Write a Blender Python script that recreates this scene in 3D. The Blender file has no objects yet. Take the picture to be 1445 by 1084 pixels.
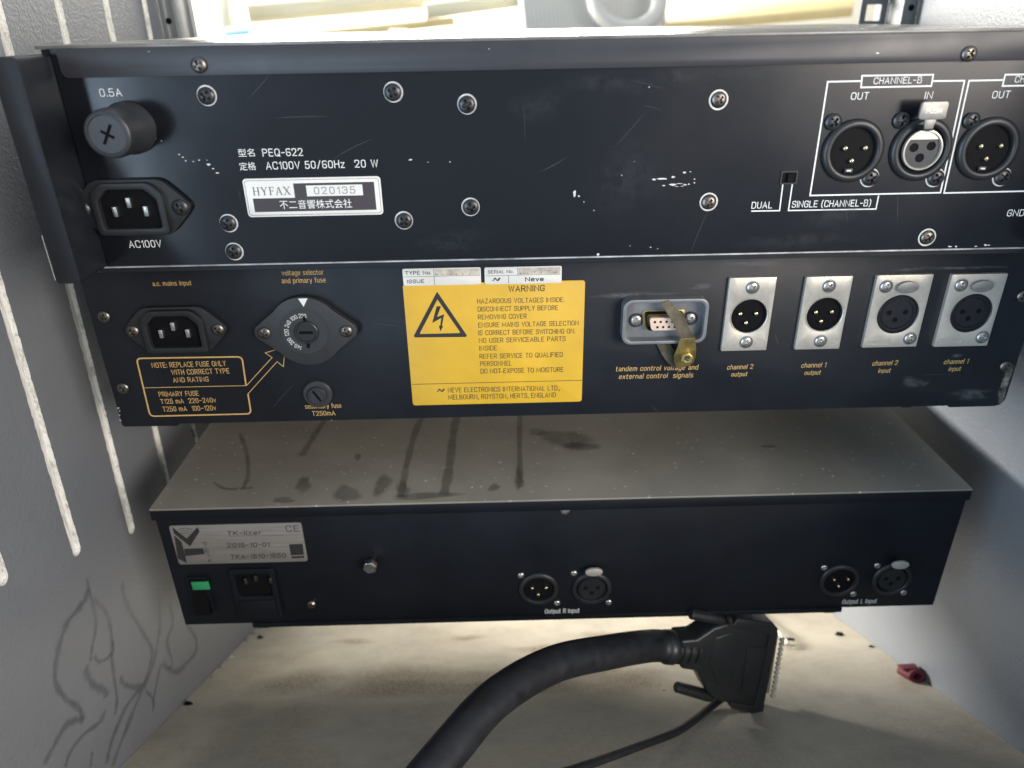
import bpy, bmesh, math, random
from mathutils import Vector, Matrix
random.seed(7)
S = 0.001                      # all building dimensions below are millimetres
scene = bpy.context.scene
C = scene.collection

# ------------------------------------------------------------------ camera
F = 1033.1673
CAM = Vector((-30.923, -327.5245, 4.2725))
MR = Matrix(((0.9996791296, -0.0194207124, -0.0162626493),
             (-0.0231949777, -0.4438109960, -0.8958201788),
             (0.0101799234, 0.8959099485, -0.4441190532)))   # rows: right, down, forward
cam_data = bpy.data.cameras.new("camera")
cam = bpy.data.objects.new("camera", cam_data)
C.objects.link(cam)
cam_data.sensor_width = 36.0
cam_data.lens = F / 1445 * 36.0
cam_data.clip_start = 0.01
cam_data.clip_end = 60.0
rt, dn, fw = MR[0], MR[1], MR[2]
cam.matrix_world = Matrix(((rt.x, -dn.x, -fw.x, CAM.x * S), (rt.y, -dn.y, -fw.y, CAM.y * S),
                           (rt.z, -dn.z, -fw.z, CAM.z * S), (0, 0, 0, 1)))
cam_data.dof.use_dof = True
cam_data.dof.focus_distance = 0.335
cam_data.dof.aperture_fstop = 8.5
scene.camera = cam

# ------------------------------------------------------------------ light
world = bpy.data.worlds.new("World")
scene.world = world
world.use_nodes = True
wn = world.node_tree.nodes["Background"]
wn.inputs[0].default_value = (0.68, 0.82, 1.0, 1)
wn.inputs[1].default_value = 0.66
scene.view_settings.view_transform = 'Standard'
scene.view_settings.look = 'None'
scene.view_settings.gamma = 1.0
scene.view_settings.exposure = 0.25


def area(name, loc, target, sx, sy, power, col):
    l = bpy.data.lights.new(name, 'AREA')
    l.shape = 'RECTANGLE'
    l.size = sx
    l.size_y = sy
    l.energy = power
    l.color = col
    o = bpy.data.objects.new(name, l)
    C.objects.link(o)
    o.location = loc
    o.rotation_euler = (Vector(target) - Vector(loc)).to_track_quat('-Z', 'Y').to_euler()
    return o


# daylight from the window beyond the rack, and dimmer light from behind the viewer
area("window_light", (-0.65, 1.50, 0.50), (0.05, 0.05, -0.25), 2.6, 0.5, 92, (1.0, 0.94, 0.82))
area("side_window_light", (-1.60, 1.25, 0.00), (0.2, 0.05, -0.21), 0.5, 0.35, 90, (1.0, 0.97, 0.92))
area("room_light", (0.85, -1.05, 0.20), (-0.1, 0.0, -0.15), 0.7, 0.6, 17, (1.0, 0.90, 0.80))
area("blue_sheen_fill", (-1.20, -1.05, -0.30), (0.0, 0.0, -0.2), 1.1, 1.2, 23, (0.60, 0.79, 1.0))  # unseen bluish fill, added to put a cool sheen on the black panels
area("bench_light", (0.1, 1.0, 1.5), (0.1, 1.4, 0.1), 1.4, 0.8, 9, (1.0, 0.95, 0.84))

# ------------------------------------------------------------------ pixel helpers (measured off the photograph)


def ray(u, v):
    return rt * ((u - 722.5) / F) + dn * ((v - 542.0) / F) + fw


def on_y(u, v, y):
    d = ray(u, v)
    t = (y - CAM.y) / d.y
    return CAM.x + t * d.x, CAM.z + t * d.z


def on_x(u, v, x):
    d = ray(u, v)
    t = (x - CAM.x) / d.x
    return CAM.y + t * d.y, CAM.z + t * d.z


def on_z(u, v, z):
    d = ray(u, v)
    t = (z - CAM.z) / d.z
    return CAM.x + t * d.x, CAM.y + t * d.y


def at(u, v, d):
    return CAM + ray(u, v) * d


FZ0, FSL = -397.0, -0.48
def on_floor(u, v, lift=0.0):
    d = ray(u, v)
    n = Vector((0, -FSL, 1.0))
    t = (FZ0 + lift - n.dot(CAM)) / n.dot(d)
    return CAM + d * t


# ------------------------------------------------------------------ materials
def new_mat(name):
    m = bpy.data.materials.new(name)
    m.use_nodes = True
    nt = m.node_tree
    return m, nt, nt.nodes["Principled BSDF"]


def noise(nt, scale, detail=4, rough=0.6, vec=None, stretch=None):
    tc = nt.nodes.new("ShaderNodeTexCoord")
    out = tc.outputs['Object']
    if stretch:
        mp = nt.nodes.new("ShaderNodeMapping")
        mp.inputs['Scale'].default_value = stretch
        nt.links.new(out, mp.inputs[0])
        out = mp.outputs[0]
    n = nt.nodes.new("ShaderNodeTexNoise")
    n.inputs['Scale'].default_value = scale
    n.inputs['Detail'].default_value = detail
    n.inputs['Roughness'].default_value = rough
    nt.links.new(out, n.inputs['Vector'])
    return n.outputs[0]


def ramp(nt, src, stops):
    r = nt.nodes.new("ShaderNodeValToRGB")
    el = r.color_ramp.elements
    while len(el) < len(stops):
        el.new(0.5)
    for e, (p, c) in zip(el, stops):
        e.position = p
        e.color = (c[0], c[1], c[2], 1) if isinstance(c, tuple) else (c, c, c, 1)
    nt.links.new(src, r.inputs[0])
    return r.outputs[0]


def bump(nt, bs, src, strength, dist):
    b = nt.nodes.new("ShaderNodeBump")
    b.inputs['Strength'].default_value = strength
    b.inputs['Distance'].default_value = dist
    nt.links.new(src, b.inputs['Height'])
    nt.links.new(b.outputs[0], bs.inputs['Normal'])


def mat(name, col, rough=0.5, metal=0.0, var=0.12, scale=60, bmp=0.0, bscale=900, bdist=0.0002, spec=0.5,
        rvar=0.0, stretch=None):
    m, nt, bs = new_mat(name)
    lo = tuple(c * (1 - var) for c in col)
    hi = tuple(min(1, c * (1 + var)) for c in col)
    n = noise(nt, scale, stretch=stretch)
    nt.links.new(ramp(nt, n, [(0.3, lo), (0.7, hi)]), bs.inputs['Base Color'])
    bs.inputs['Metallic'].default_value = metal
    bs.inputs['Specular IOR Level'].default_value = spec
    if rvar:
        n2 = noise(nt, scale * 0.6, 6)
        nt.links.new(ramp(nt, n2, [(0.35, max(0, rough - rvar)), (0.65, min(1, rough + rvar))]), bs.inputs['Roughness'])
    else:
        bs.inputs['Roughness'].default_value = rough
    if bmp:
        bump(nt, bs, noise(nt, bscale, 2, stretch=stretch), bmp, bdist)
    return m


M = {}
M['gloss_black'] = mat("gloss_black_paint", (0.005, 0.0055, 0.008), 0.19, spec=0.42, var=0.2, scale=9, rvar=0.10, bmp=0.05, bscale=700, bdist=0.00005)
M['lip_black'] = mat("satin_black_paint", (0.030, 0.030, 0.034), 0.42, var=0.1, scale=40, rvar=0.06, bmp=0.06, bscale=1800, bdist=0.00005)
M['matte_black'] = mat("matte_black_paint", (0.008, 0.010, 0.014), 0.46, spec=0.36, var=0.2, scale=40, rvar=0.07, bmp=0.08, bscale=2200, bdist=0.00006)
M['deep_black'] = mat("textured_black_paint", (0.005, 0.0065, 0.010), 0.48, spec=0.30, var=0.2, scale=40, rvar=0.05, bmp=0.08, bscale=2000, bdist=0.00006)
M['plastic'] = mat("black_moulded_plastic", (0.016, 0.017, 0.018), 0.38, var=0.15, scale=90, bmp=0.08, bscale=3000, bdist=0.00005)
M['bakelite'] = mat("dark_grey_plastic", (0.030, 0.032, 0.035), 0.42, var=0.15, scale=90, bmp=0.05, bscale=3000, bdist=0.00005)
M['cavity'] = mat("dark_cavity", (0.004, 0.004, 0.005), 0.6, var=0.1, spec=0.12)
M['steel'] = mat("zinc_steel", (0.50, 0.49, 0.46), 0.34, 1.0, var=0.15, scale=300, rvar=0.1)
M['dark_steel'] = mat("tarnished_steel", (0.20, 0.18, 0.16), 0.36, 1.0, var=0.3, scale=400, rvar=0.1)
M['black_screw'] = mat("black_screw_steel", (0.06, 0.06, 0.062), 0.34, 0.7, var=0.3, scale=400, rvar=0.1)
M['gold'] = mat("gold_contact", (0.80, 0.66, 0.42), 0.25, 1.0, var=0.1)
M['tin'] = mat("tinned_blade", (0.72, 0.70, 0.66), 0.3, 1.0, var=0.1)
M['nickel'] = mat("satin_nickel_plate", (0.56, 0.52, 0.45), 0.42, 0.55, var=0.06, scale=500, rvar=0.05, bmp=0.05, bscale=900)
M['ring'] = mat("bare_metal_ring", (0.62, 0.61, 0.57), 0.45, 0.3, var=0.25, scale=500)
M['white_ink'] = mat("white_ink", (0.78, 0.78, 0.74), 0.6, var=0.05)
M['orange_ink'] = mat("orange_ink", (0.58, 0.37, 0.13), 0.6, var=0.10, scale=300)
M['black_ink'] = mat("black_ink", (0.022, 0.022, 0.024), 0.5)
M['grey_ink'] = mat("grey_ink", (0.20, 0.18, 0.16), 0.5)
M['brown_ink'] = mat("brown_black_ink", (0.045, 0.035, 0.038), 0.5)
M['yellow'] = mat("yellow_label", (0.64, 0.385, 0.03), 0.4, var=0.10, scale=35, bmp=0.03, bscale=600)
M['label_white'] = mat("white_foil_label", (0.74, 0.72, 0.66), 0.38, 0.1, var=0.05, scale=60)
M['label_smudge'] = mat("worn_label_field", (0.52, 0.46, 0.38), 0.5, 0.0, var=0.38, scale=220)
M['plate_silver'] = mat("brushed_silver_plate", (0.33, 0.31, 0.29), 0.38, 0.6, var=0.12, scale=40, stretch=(1, 1, 14))
M['green'] = mat("green_translucent_rocker", (0.025, 0.26, 0.10), 0.35, var=0.1)
M['brass'] = mat("tarnished_brass", (0.46, 0.36, 0.14), 0.38, 0.9, var=0.35, scale=160, rvar=0.12)
M['latch'] = mat("dull_spring_steel", (0.11, 0.095, 0.065), 0.42, 0.75, var=0.6, scale=110, rvar=0.12)
M['pink'] = mat("pink_beige_insert", (0.72, 0.52, 0.40), 0.5, var=0.06)
M['grey_shell'] = mat("grey_metal_shroud", (0.22, 0.23, 0.24), 0.42, 0.5, var=0.16, scale=120, rvar=0.08)
M['cable'] = mat("black_rubber_jacket", (0.010, 0.011, 0.014), 0.5, var=0.5, scale=120, rvar=0.12, bmp=0.25, bscale=600, bdist=0.0002)
M['red'] = mat("red_plastic", (0.11, 0.010, 0.018), 0.7, var=0.12)
M['white_wire'] = mat("pale_wire", (0.70, 0.66, 0.56), 0.4, 0.3)
M['wood_chip'] = mat("grey_debris", (0.30, 0.28, 0.24), 0.8, var=0.3, scale=400)
M['dark_hole'] = mat("dark_hole", (0.006, 0.006, 0.006), 0.9, spec=0.1)
M['bench'] = mat("white_bench", (0.50, 0.47, 0.38), 0.5, var=0.04, scale=6)
M['cream'] = mat("cream_tube", (0.66, 0.60, 0.42), 0.5, var=0.05, scale=12)
M['tan'] = mat("tan_card", (0.62, 0.48, 0.30), 0.7, var=0.1, scale=12)
M['amber'] = mat("amber_block", (0.70, 0.56, 0.27), 0.5, var=0.1, scale=12)
M['crate'] = mat("translucent_white_plastic", (0.48, 0.47, 0.43), 0.45, var=0.04, scale=12)
M['cyan'] = mat("pale_cyan_sheet", (0.35, 0.70, 0.85), 0.5, var=0.05, scale=12)
M['ground'] = mat("dull_floor", (0.10, 0.09, 0.085), 0.8, var=0.2, scale=3)


def wall_mat():                                        # grey hammered paint on the cabinet sides
    m, nt, bs = new_mat("grey_textured_paint")
    n = noise(nt, 9, 5)
    nt.links.new(ramp(nt, n, [(0.3, (0.165, 0.175, 0.19)), (0.7, (0.20, 0.21, 0.225))]), bs.inputs['Base Color'])
    bs.inputs['Roughness'].default_value = 0.42
    tc = nt.nodes.new("ShaderNodeTexCoord")
    v = nt.nodes.new("ShaderNodeTexNoise")
    v.inputs['Scale'].default_value = 620
    v.inputs['Detail'].default_value = 3
    nt.links.new(tc.outputs['Object'], v.inputs['Vector'])
    bump(nt, bs, v.outputs[0], 0.5, 0.0006)
    return m


def slot_mat():
    m, nt, bs = new_mat("raw_routed_fibre")
    n = noise(nt, 260, 6, 0.8, stretch=(1, 5, 0.3))
    nt.links.new(ramp(nt, n, [(0.34, (0.36, 0.35, 0.32)), (0.5, (0.80, 0.79, 0.74)), (0.68, (0.92, 0.91, 0.87))]), bs.inputs['Base Color'])
    bs.inputs['Roughness'].default_value = 0.7
    bump(nt, bs, n, 0.5, 0.0006)
    return m


def floor_mat():                                       # pale laminate board with rusty speckled staining
    m, nt, bs = new_mat("stained_board")
    n1 = noise(nt, 16, 9, 0.75)
    n2 = noise(nt, 420, 3, 0.7)
    n3 = noise(nt, 14, 5, 0.55)
    base = ramp(nt, n1, [(0.3, (0.27, 0.245, 0.195)), (0.5, (0.37, 0.335, 0.27)), (0.7, (0.44, 0.40, 0.32))])
    mk = ramp(nt, n3, [(0.47, 0.0), (0.60, 1.0)])
    sp = ramp(nt, n2, [(0.42, 0.15), (0.62, 1.0)])
    mul = nt.nodes.new("ShaderNodeMath"); mul.operation = 'MULTIPLY'
    nt.links.new(mk, mul.inputs[0]); nt.links.new(sp, mul.inputs[1])
    mul2 = nt.nodes.new("ShaderNodeMath"); mul2.operation = 'MULTIPLY'
    nt.links.new(mul.outputs[0], mul2.inputs[0]); mul2.inputs[1].default_value = 0.25
    mx = nt.nodes.new("ShaderNodeMix"); mx.data_type = 'RGBA'
    nt.links.new(mul2.outputs[0], mx.inputs['Factor'])
    nt.links.new(base, mx.inputs[6])
    mx.inputs[7].default_value = (0.21, 0.125, 0.070, 1)
    nt.links.new(mx.outputs[2], bs.inputs['Base Color'])
    bs.inputs['Roughness'].default_value = 0.55
    bump(nt, bs, n2, 0.15, 0.0003)
    return m


def dusty_mat():                                       # black lid under a film of dust, scratches and specks
    m, nt, bs = new_mat("dusty_black_lid")
    n1 = noise(nt, 16, 7, 0.6)
    n2 = noise(nt, 900, 2, 0.6)
    tc = nt.nodes.new("ShaderNodeTexCoord")
    vo = nt.nodes.new("ShaderNodeTexVoronoi"); vo.inputs['Scale'].default_value = 150
    nt.links.new(tc.outputs['Object'], vo.inputs['Vector'])
    dust = ramp(nt, n1, [(0.2, (0.185, 0.168, 0.136)), (0.5, (0.235, 0.215, 0.176)), (0.8, (0.31, 0.285, 0.235))])
    spk = ramp(nt, vo.outputs['Distance'], [(0.0, 1.0), (0.16, 0.0)])
    k = ramp(nt, n2, [(0.46, 0.0), (0.56, 1.0)])
    mul = nt.nodes.new("ShaderNodeMath"); mul.operation = 'MULTIPLY'
    nt.links.new(spk, mul.inputs[0]); nt.links.new(k, mul.inputs[1])
    mx = nt.nodes.new("ShaderNodeMix"); mx.data_type = 'RGBA'
    nt.links.new(mul.outputs[0], mx.inputs['Factor'])
    nt.links.new(dust, mx.inputs[6]); mx.inputs[7].default_value = (0.75, 0.71, 0.62, 1)
    nt.links.new(mx.outputs[2], bs.inputs['Base Color'])
    bs.inputs['Roughness'].default_value = 0.62
    bump(nt, bs, n2, 0.2, 0.0002)
    return m


def soft_mat(name, col, rough, strength=1.0, speck=None, spec=0.5):   # stain with a feathered outline of its own
    m, nt, bs = new_mat(name)
    bs.inputs['Base Color'].default_value = (*col, 1)
    bs.inputs['Roughness'].default_value = rough
    bs.inputs['Specular IOR Level'].default_value = spec
    a = nt.nodes.new("ShaderNodeAttribute"); a.attribute_name = "a"
    mul = nt.nodes.new("ShaderNodeMath"); mul.operation = 'MULTIPLY'
    nt.links.new(a.outputs['Fac'], mul.inputs[0])
    if speck:
        n = noise(nt, speck, 5, 0.7)
        nt.links.new(ramp(nt, n, [(0.36, 0.0), (0.66, strength)]), mul.inputs[1])
    else:
        n = noise(nt, 90, 4, 0.6)
        nt.links.new(ramp(nt, n, [(0.3, strength * 0.6), (0.7, strength)]), mul.inputs[1])
    tr = nt.nodes.new("ShaderNodeBsdfTransparent")
    mx = nt.nodes.new("ShaderNodeMixShader")
    nt.links.new(mul.outputs[0], mx.inputs[0])
    nt.links.new(tr.outputs[0], mx.inputs[1])
    nt.links.new(bs.outputs[0], mx.inputs[2])
    nt.links.new(mx.outputs[0], nt.nodes["Material Output"].inputs['Surface'])
    return m


M['wall'] = wall_mat()
M['slot'] = slot_mat()
M['cheek'] = mat('dark_satin_cheek', (0.012, 0.014, 0.018), 0.36, var=0.2, scale=30, rvar=0.08)
M['rail'] = mat('grey_rail_paint', (0.15, 0.16, 0.165), 0.4, var=0.1)
M['cover'] = mat('dusty_satin_lid', (0.16, 0.15, 0.135), 0.30, var=0.3, scale=60, rvar=0.08)
M['floor'] = floor_mat()
M['dusty'] = dusty_mat()
M['washed'] = soft_mat("washed_off_dust", (0.12, 0.108, 0.088), 0.55, 0.48)
M['spill'] = soft_mat("dried_spill", (0.10, 0.106, 0.12), 0.10, 0.42)
M['wear'] = soft_mat("worn_speckle", (0.05, 0.055, 0.065), 0.45, 0.3, speck=230)
M['scuff'] = soft_mat("pale_scuff", (0.32, 0.33, 0.33), 0.6, 0.3, speck=300)
M['bare'] = soft_mat("bare_corner_wear", (0.30, 0.27, 0.22), 0.45, 0.95, speck=120)
M['lint'] = soft_mat('pale_lint', (0.42, 0.40, 0.36), 0.8, 0.9)
M['line_edge'] = mat('scraped_edge', (0.42, 0.42, 0.42), 0.5, 0.3, var=0.5, scale=90)
M['hairline'] = soft_mat('faint_hairline', (0.10, 0.105, 0.11), 0.5, 0.5)
M['insert'] = mat('black_insert', (0.012, 0.013, 0.016), 0.55, var=0.1, spec=0.3)
M['tab'] = mat('worn_grey_metal', (0.27, 0.26, 0.24), 0.45, 0.5, var=0.15, scale=400)
M['rust'] = soft_mat("rusty_stain", (0.24, 0.16, 0.095), 0.6, 0.62, speck=620)
M['smear'] = soft_mat("faint_smear", (0.12, 0.10, 0.10), 0.5, 0.55)

# ------------------------------------------------------------------ object helpers
OFF = {}


def tag(o, label=None, cat=None, group=None, kind=None):
    if label: o['label'] = label
    if cat: o['category'] = cat
    if group: o['group'] = group
    if kind: o['kind'] = kind
    return o


def thing(name, loc, label, cat, group=None):
    o = bpy.data.objects.new(name, None)
    o.empty_display_size = 0.02
    C.objects.link(o)
    o.location = Vector(loc) * S
    OFF[o] = Vector(loc)
    return tag(o, label, cat, group)


def link(name, me, parent, loc=None, rot=None, label=None):
    o = bpy.data.objects.new(name, me)
    C.objects.link(o)
    po = OFF[parent] if parent else Vector((0, 0, 0))
    w = Vector(loc) if loc is not None else po.copy()
    if parent:
        o.parent = parent
    o.location = (w - po) * S
    if rot is not None:
        o.rotation_euler = rot
    OFF[o] = w
    if label: o['label'] = label
    return o


class MB:
    def __init__(s):
        s.v = []; s.f = []; s.a = []

    def add(s, vs, fs, al=None):
        n = len(s.v)
        s.v += [tuple(v) for v in vs]
        s.f += [tuple(i + n for i in f) for f in fs]
        s.a += al if al else [1.0] * len(vs)
        return s

    def box(s, x0, x1, y0, y1, z0, z1):
        return s.add([(x, y, z) for x in (x0, x1) for y in (y0, y1) for z in (z0, z1)],
                     [(0, 1, 3, 2), (4, 6, 7, 5), (0, 4, 5, 1), (2, 3, 7, 6), (0, 2, 6, 4), (1, 5, 7, 3)])

    def prism(s, pts, y0, y1):                         # outline in x,z; front face at y0
        n = len(pts)
        vs = [(p[0], y0, p[1]) for p in pts] + [(p[0], y1, p[1]) for p in pts]
        fs = [tuple(range(n)), tuple(range(2 * n - 1, n - 1, -1))]
        fs += [(i, (i + 1) % n, n + (i + 1) % n, n + i) for i in range(n)]
        return s.add(vs, fs)

    def ring(s, outer, inner, y0, y1, depth=None):     # frame: front at y0, outer edge back to y1, inner edge back to depth
        n = len(outer)
        d = y1 if depth is None else depth
        vs = [(p[0], y1, p[1]) for p in outer] + [(p[0], y0, p[1]) for p in outer] + \
             [(p[0], y0, p[1]) for p in inner] + [(p[0], d, p[1]) for p in inner]
        fs = []
        for k in range(3):
            fs += [(k * n + i, k * n + (i + 1) % n, (k + 1) * n + (i + 1) % n, (k + 1) * n + i) for i in range(n)]
        return s.add(vs, fs)

    def lathe(s, prof, c=(0, 0), seg=32, axis='y'):    # prof: (r, y)
        n0 = len(s.v)
        vs = []; fs = []
        for r, y in prof:
            for i in range(seg):
                a = 2 * math.pi * i / seg
                vs.append((c[0] + r * math.cos(a), y, c[1] + r * math.sin(a)))
        for k in range(len(prof) - 1):
            fs += [(k * seg + i, k * seg + (i + 1) % seg, (k + 1) * seg + (i + 1) % seg, (k + 1) * seg + i) for i in range(seg)]
        if prof[-1][0] < 0.3 or prof[-1] == prof[-2]: fs.append(tuple(range((len(prof) - 1) * seg, len(prof) * seg)))
        return s.add(vs, fs)

    def tube(s, pts, rad, seg=12, caps=True):
        pts = [Vector(p) for p in pts]
        n = len(pts)
        rr = rad if isinstance(rad, (list, tuple)) else [rad] * n
        vs = []; fs = []
        up = Vector((0.12, 0.2, 0.97)).normalized()
        for i, p in enumerate(pts):
            t = (pts[min(i + 1, n - 1)] - pts[max(i - 1, 0)]).normalized()
            a = t.cross(up).normalized(); b = t.cross(a).normalized()
            up = -b if b.dot(up) < 0 else b
            for k in range(seg):
                an = 2 * math.pi * k / seg
                vs.append(p + (a * math.cos(an) + b * math.sin(an)) * rr[i])
        for i in range(n - 1):
            fs += [(i * seg + k, i * seg + (k + 1) % seg, (i + 1) * seg + (k + 1) % seg, (i + 1) * seg + k) for k in range(seg)]
        if caps:
            fs += [tuple(range(seg)), tuple(range(n * seg - 1, (n - 1) * seg - 1, -1))]
        return s.add(vs, fs)

    def mesh(s, name, m, off=(0, 0, 0), smooth=35, bevel=0.0, recalc=True, segs=2):
        me = bpy.data.meshes.new(name)
        o = Vector(off)
        me.from_pydata([(Vector(v) - o) * S for v in s.v], [], s.f)
        at_ = me.attributes.new("a", 'FLOAT', 'POINT')
        at_.data.foreach_set("value", s.a)
        bm = bmesh.new(); bm.from_mesh(me)
        if recalc:
            bmesh.ops.remove_doubles(bm, verts=bm.verts, dist=1e-7)
            bmesh.ops.recalc_face_normals(bm, faces=bm.faces)
        if bevel:
            es = [e for e in bm.edges if len(e.link_faces) == 2 and e.calc_face_angle(0) > 0.6]
            bmesh.ops.bevel(bm, geom=es, offset=bevel * S, segments=segs, profile=0.5, affect='EDGES', clamp_overlap=True)
        bm.to_mesh(me); bm.free()
        me.materials.append(m)
        me.shade_smooth()
        if smooth:
            me.set_sharp_from_angle(angle=math.radians(smooth))
        return me

    def build(s, name, m, parent, smooth=35, bevel=0.0, label=None, recalc=True, segs=2):
        off = OFF[parent] if parent else Vector((0, 0, 0))
        me = s.mesh(name, m, off, smooth, bevel, recalc, segs)
        return link(name, me, parent, label=label)


def circ(cx, cz, r, n=32, a0=0.0, rz=None):
    rz = rz or r
    return [(cx + r * math.cos(a0 + 2 * math.pi * i / n), cz + rz * math.sin(a0 + 2 * math.pi * i / n)) for i in range(n)]


def rrect(x0, x1, z0, z1, r, n=6):
    out = []
    for cx, cz, a in ((x1 - r, z1 - r, 0), (x0 + r, z1 - r, 90), (x0 + r, z0 + r, 180), (x1 - r, z0 + r, 270)):
        for i in range(n + 1):
            t = math.radians(a + 90 * i / n)
            out.append((cx + r * math.cos(t), cz + r * math.sin(t)))
    return out


def rpoly(pts, r, n=4):                                 # polygon with rounded corners
    out = []
    m = len(pts)
    for i in range(m):
        p0, p, p1 = Vector(pts[i - 1]), Vector(pts[i]), Vector(pts[(i + 1) % m])
        a = (p0 - p); b = (p1 - p)
        rr = min(r, a.length * 0.45, b.length * 0.45)
        a = p + a.normalized() * rr; b = p + b.normalized() * rr
        for k in range(n + 1):
            t = k / n
            out.append(tuple(a * (1 - t) ** 2 + p * 2 * t * (1 - t) + b * t * t))
    return out


def scaled(pts, k, kz=None):
    cx = sum(p[0] for p in pts) / len(pts); cz = sum(p[1] for p in pts) / len(pts)
    kz = kz or k
    return [(cx + (p[0] - cx) * k, cz + (p[1] - cz) * kz) for p in pts]


GLYPH = {                                               # monoline print alphabet: cap height 10, r = rounded corner, z = closed
 'A': "0,0 3.2,10 6.4,0;1.1,3.3 5.3,3.3", 'B': "0,5.2 4,5.2 5.2,6.3 5.2,8.9 4.1,10 0,10 0,0 4.8,0 6,1.2 6,4 4.7,5.2 3.6,5.2", 'C': "5.9,7.4 5.9,10r 0,10r 0,0r 5.9,0r 5.9,2.6",
 'D': "0,0 0,10 6,10r 6,0r z", 'E': "5.2,10 0,10 0,0 5.3,0;0,5.2 4.6,5.2", 'F': "5.1,10 0,10 0,0;0,5.2 4.4,5.2", 'G': "5.9,7.6 5.9,10r 0,10r 0,0r 5.9,0r 5.9,4.8 3.4,4.8",
 'H': "0,0 0,10;5.8,0 5.8,10;0,5.2 5.8,5.2", 'I': "0,0 0,10", 'J': "4.4,10 4.4,0r 0,0r 0,2.8", 'K': "0,0 0,10;5.5,10 0,4.2;1.9,6 5.8,0", 'L': "0,10 0,0 4.9,0",
 'M': "0,0 0,10 4.2,2.2 8.4,10 8.4,0", 'N': "0,0 0,10 6.6,0 6.6,10", 'O': "0,0r 6.2,0r 6.2,10r 0,10r z", 'P': "0,0 0,10 5.7,10r 5.7,4.6r 0,4.6", 'Q': "0,0r 6.2,0r 6.2,10r 0,10r z;3.8,2.6 6.4,-0.5",
 'R': "0,0 0,10 5.7,10r 5.7,4.8r 0,4.8;3,4.8 5.9,0", 'S': "5.6,7.6 5.6,10r 0,10r 0,5.2r 5.7,5.2r 5.7,0r 0,0r 0,2.4", 'T': "0,10 5.8,10;2.9,0 2.9,10", 'U': "0,10 0,0r 5.8,0r 5.8,10",
 'V': "0,10 3.1,0 6.2,10", 'W': "0,10 2.1,0 4.2,9.6 6.3,0 8.4,10", 'X': "0,0 6,10;0,10 6,0", 'Y': "0,10 3,4.6 6,10;3,4.6 3,0", 'Z': "0,10 5.6,10 0,0 5.8,0",
 '0': "0,0r 5.2,0r 5.2,10r 0,10r z", '1': "0.2,7.9 2.3,10 2.3,0", '2': "0,7.4 0,10r 5.3,10r 5.3,6r 0,0.2 5.5,0", '3': "0,8 0,10r 5.2,10r 5.2,5.3r 1.8,5.3;1.8,5.32 5.4,5.3r 5.4,0r 0,0r 0,2.2",
 '4': "4.3,0 4.3,10 0,3 5.8,3", '5': "5,10 0.6,10 0.3,5.4 5.3,6.4r 5.3,0r 0,0r 0,2.2", '6': "5.0,8.8 5.0,10r 0,10r 0,0r 5.3,0r 5.3,5.3r 0,5.3", '7': "0,10 5.4,10 2,0",
 '8': "0.3,5.3r 5,5.3r 5,10r 0.3,10r z;0,0r 5.3,0r 5.3,5.3r 0,5.3r z", '9': "0.2,1.8 0.2,0r 5.3,0r 5.3,10r 0,10r 0,4.2r 5.3,4.2",
 'a': "0.4,7 4.6,7r 4.6,0 0,0r 0,4r 4.6,4", 'b': "0,10.4 0,0 4.8,0r 4.8,7r 0,7", 'c': "4.5,5.2 4.5,7r 0,7r 0,0r 4.5,0r 4.5,1.8", 'd': "4.8,10.4 4.8,0 0,0r 0,7r 4.8,7",
 'e': "0,3.6 4.7,3.6 4.7,7r 0,7r 0,0r 4.5,0", 'f': "3,10.4 1.1,10.4r 1.1,0;0,7 2.8,7", 'g': "4.8,0 0,0r 0,7r 4.8,7 4.8,-3r 0.4,-3", 'h': "0,10.4 0,0;0,7 4.6,7r 4.6,0", 'i': "0,0 0,7;0,9.2 0,10.2",
 'k': "0,10.4 0,0;4.2,7 0,3;1.6,4.4 4.5,0", 'l': "0,10.4 0,0", 'm': "0,0 0,7 8,7r 8,0;4,7 4,0", 'n': "0,0 0,7 4.6,7r 4.6,0", 'o': "0,0r 4.9,0r 4.9,7r 0,7r z", 'p': "0,-3 0,7 4.8,7r 4.8,0r 0,0",
 'r': "0,0 0,7 2.9,7", 's': "4.4,7 0,7r 0,3.6r 4.5,3.6r 4.5,0r 0,0", 't': "1.1,9.6 1.1,0r 3.2,0;0,7 3,7", 'u': "0,7 0,0r 4.6,0;4.6,7 4.6,0", 'v': "0,7 2.3,0 4.6,7", 'w': "0,7 1.7,0 3.4,6.6 5.1,0 6.8,7",
 'x': "0,0 4.4,7;0,7 4.4,0", 'y': "0,7 2.3,0;4.8,7 2.3,0 1.2,-3", 'z': "0,7 4.2,7 0,0 4.4,0", '.': "0,0 0,0.9", ',': "0.5,1 0,-1.8", ':': "0,0 0,0.9;0,5.6 0,6.5", '-': "0,4.6 3.6,4.6", '–': "0,4.6 5.4,4.6",
 '/': "0,-0.6 4.2,10.6", '(': "2,11 0,8.6r 0,0.4r 2,-1.6", ')': "0,11 2,8.6r 2,0.4r 0,-1.6"}


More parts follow.
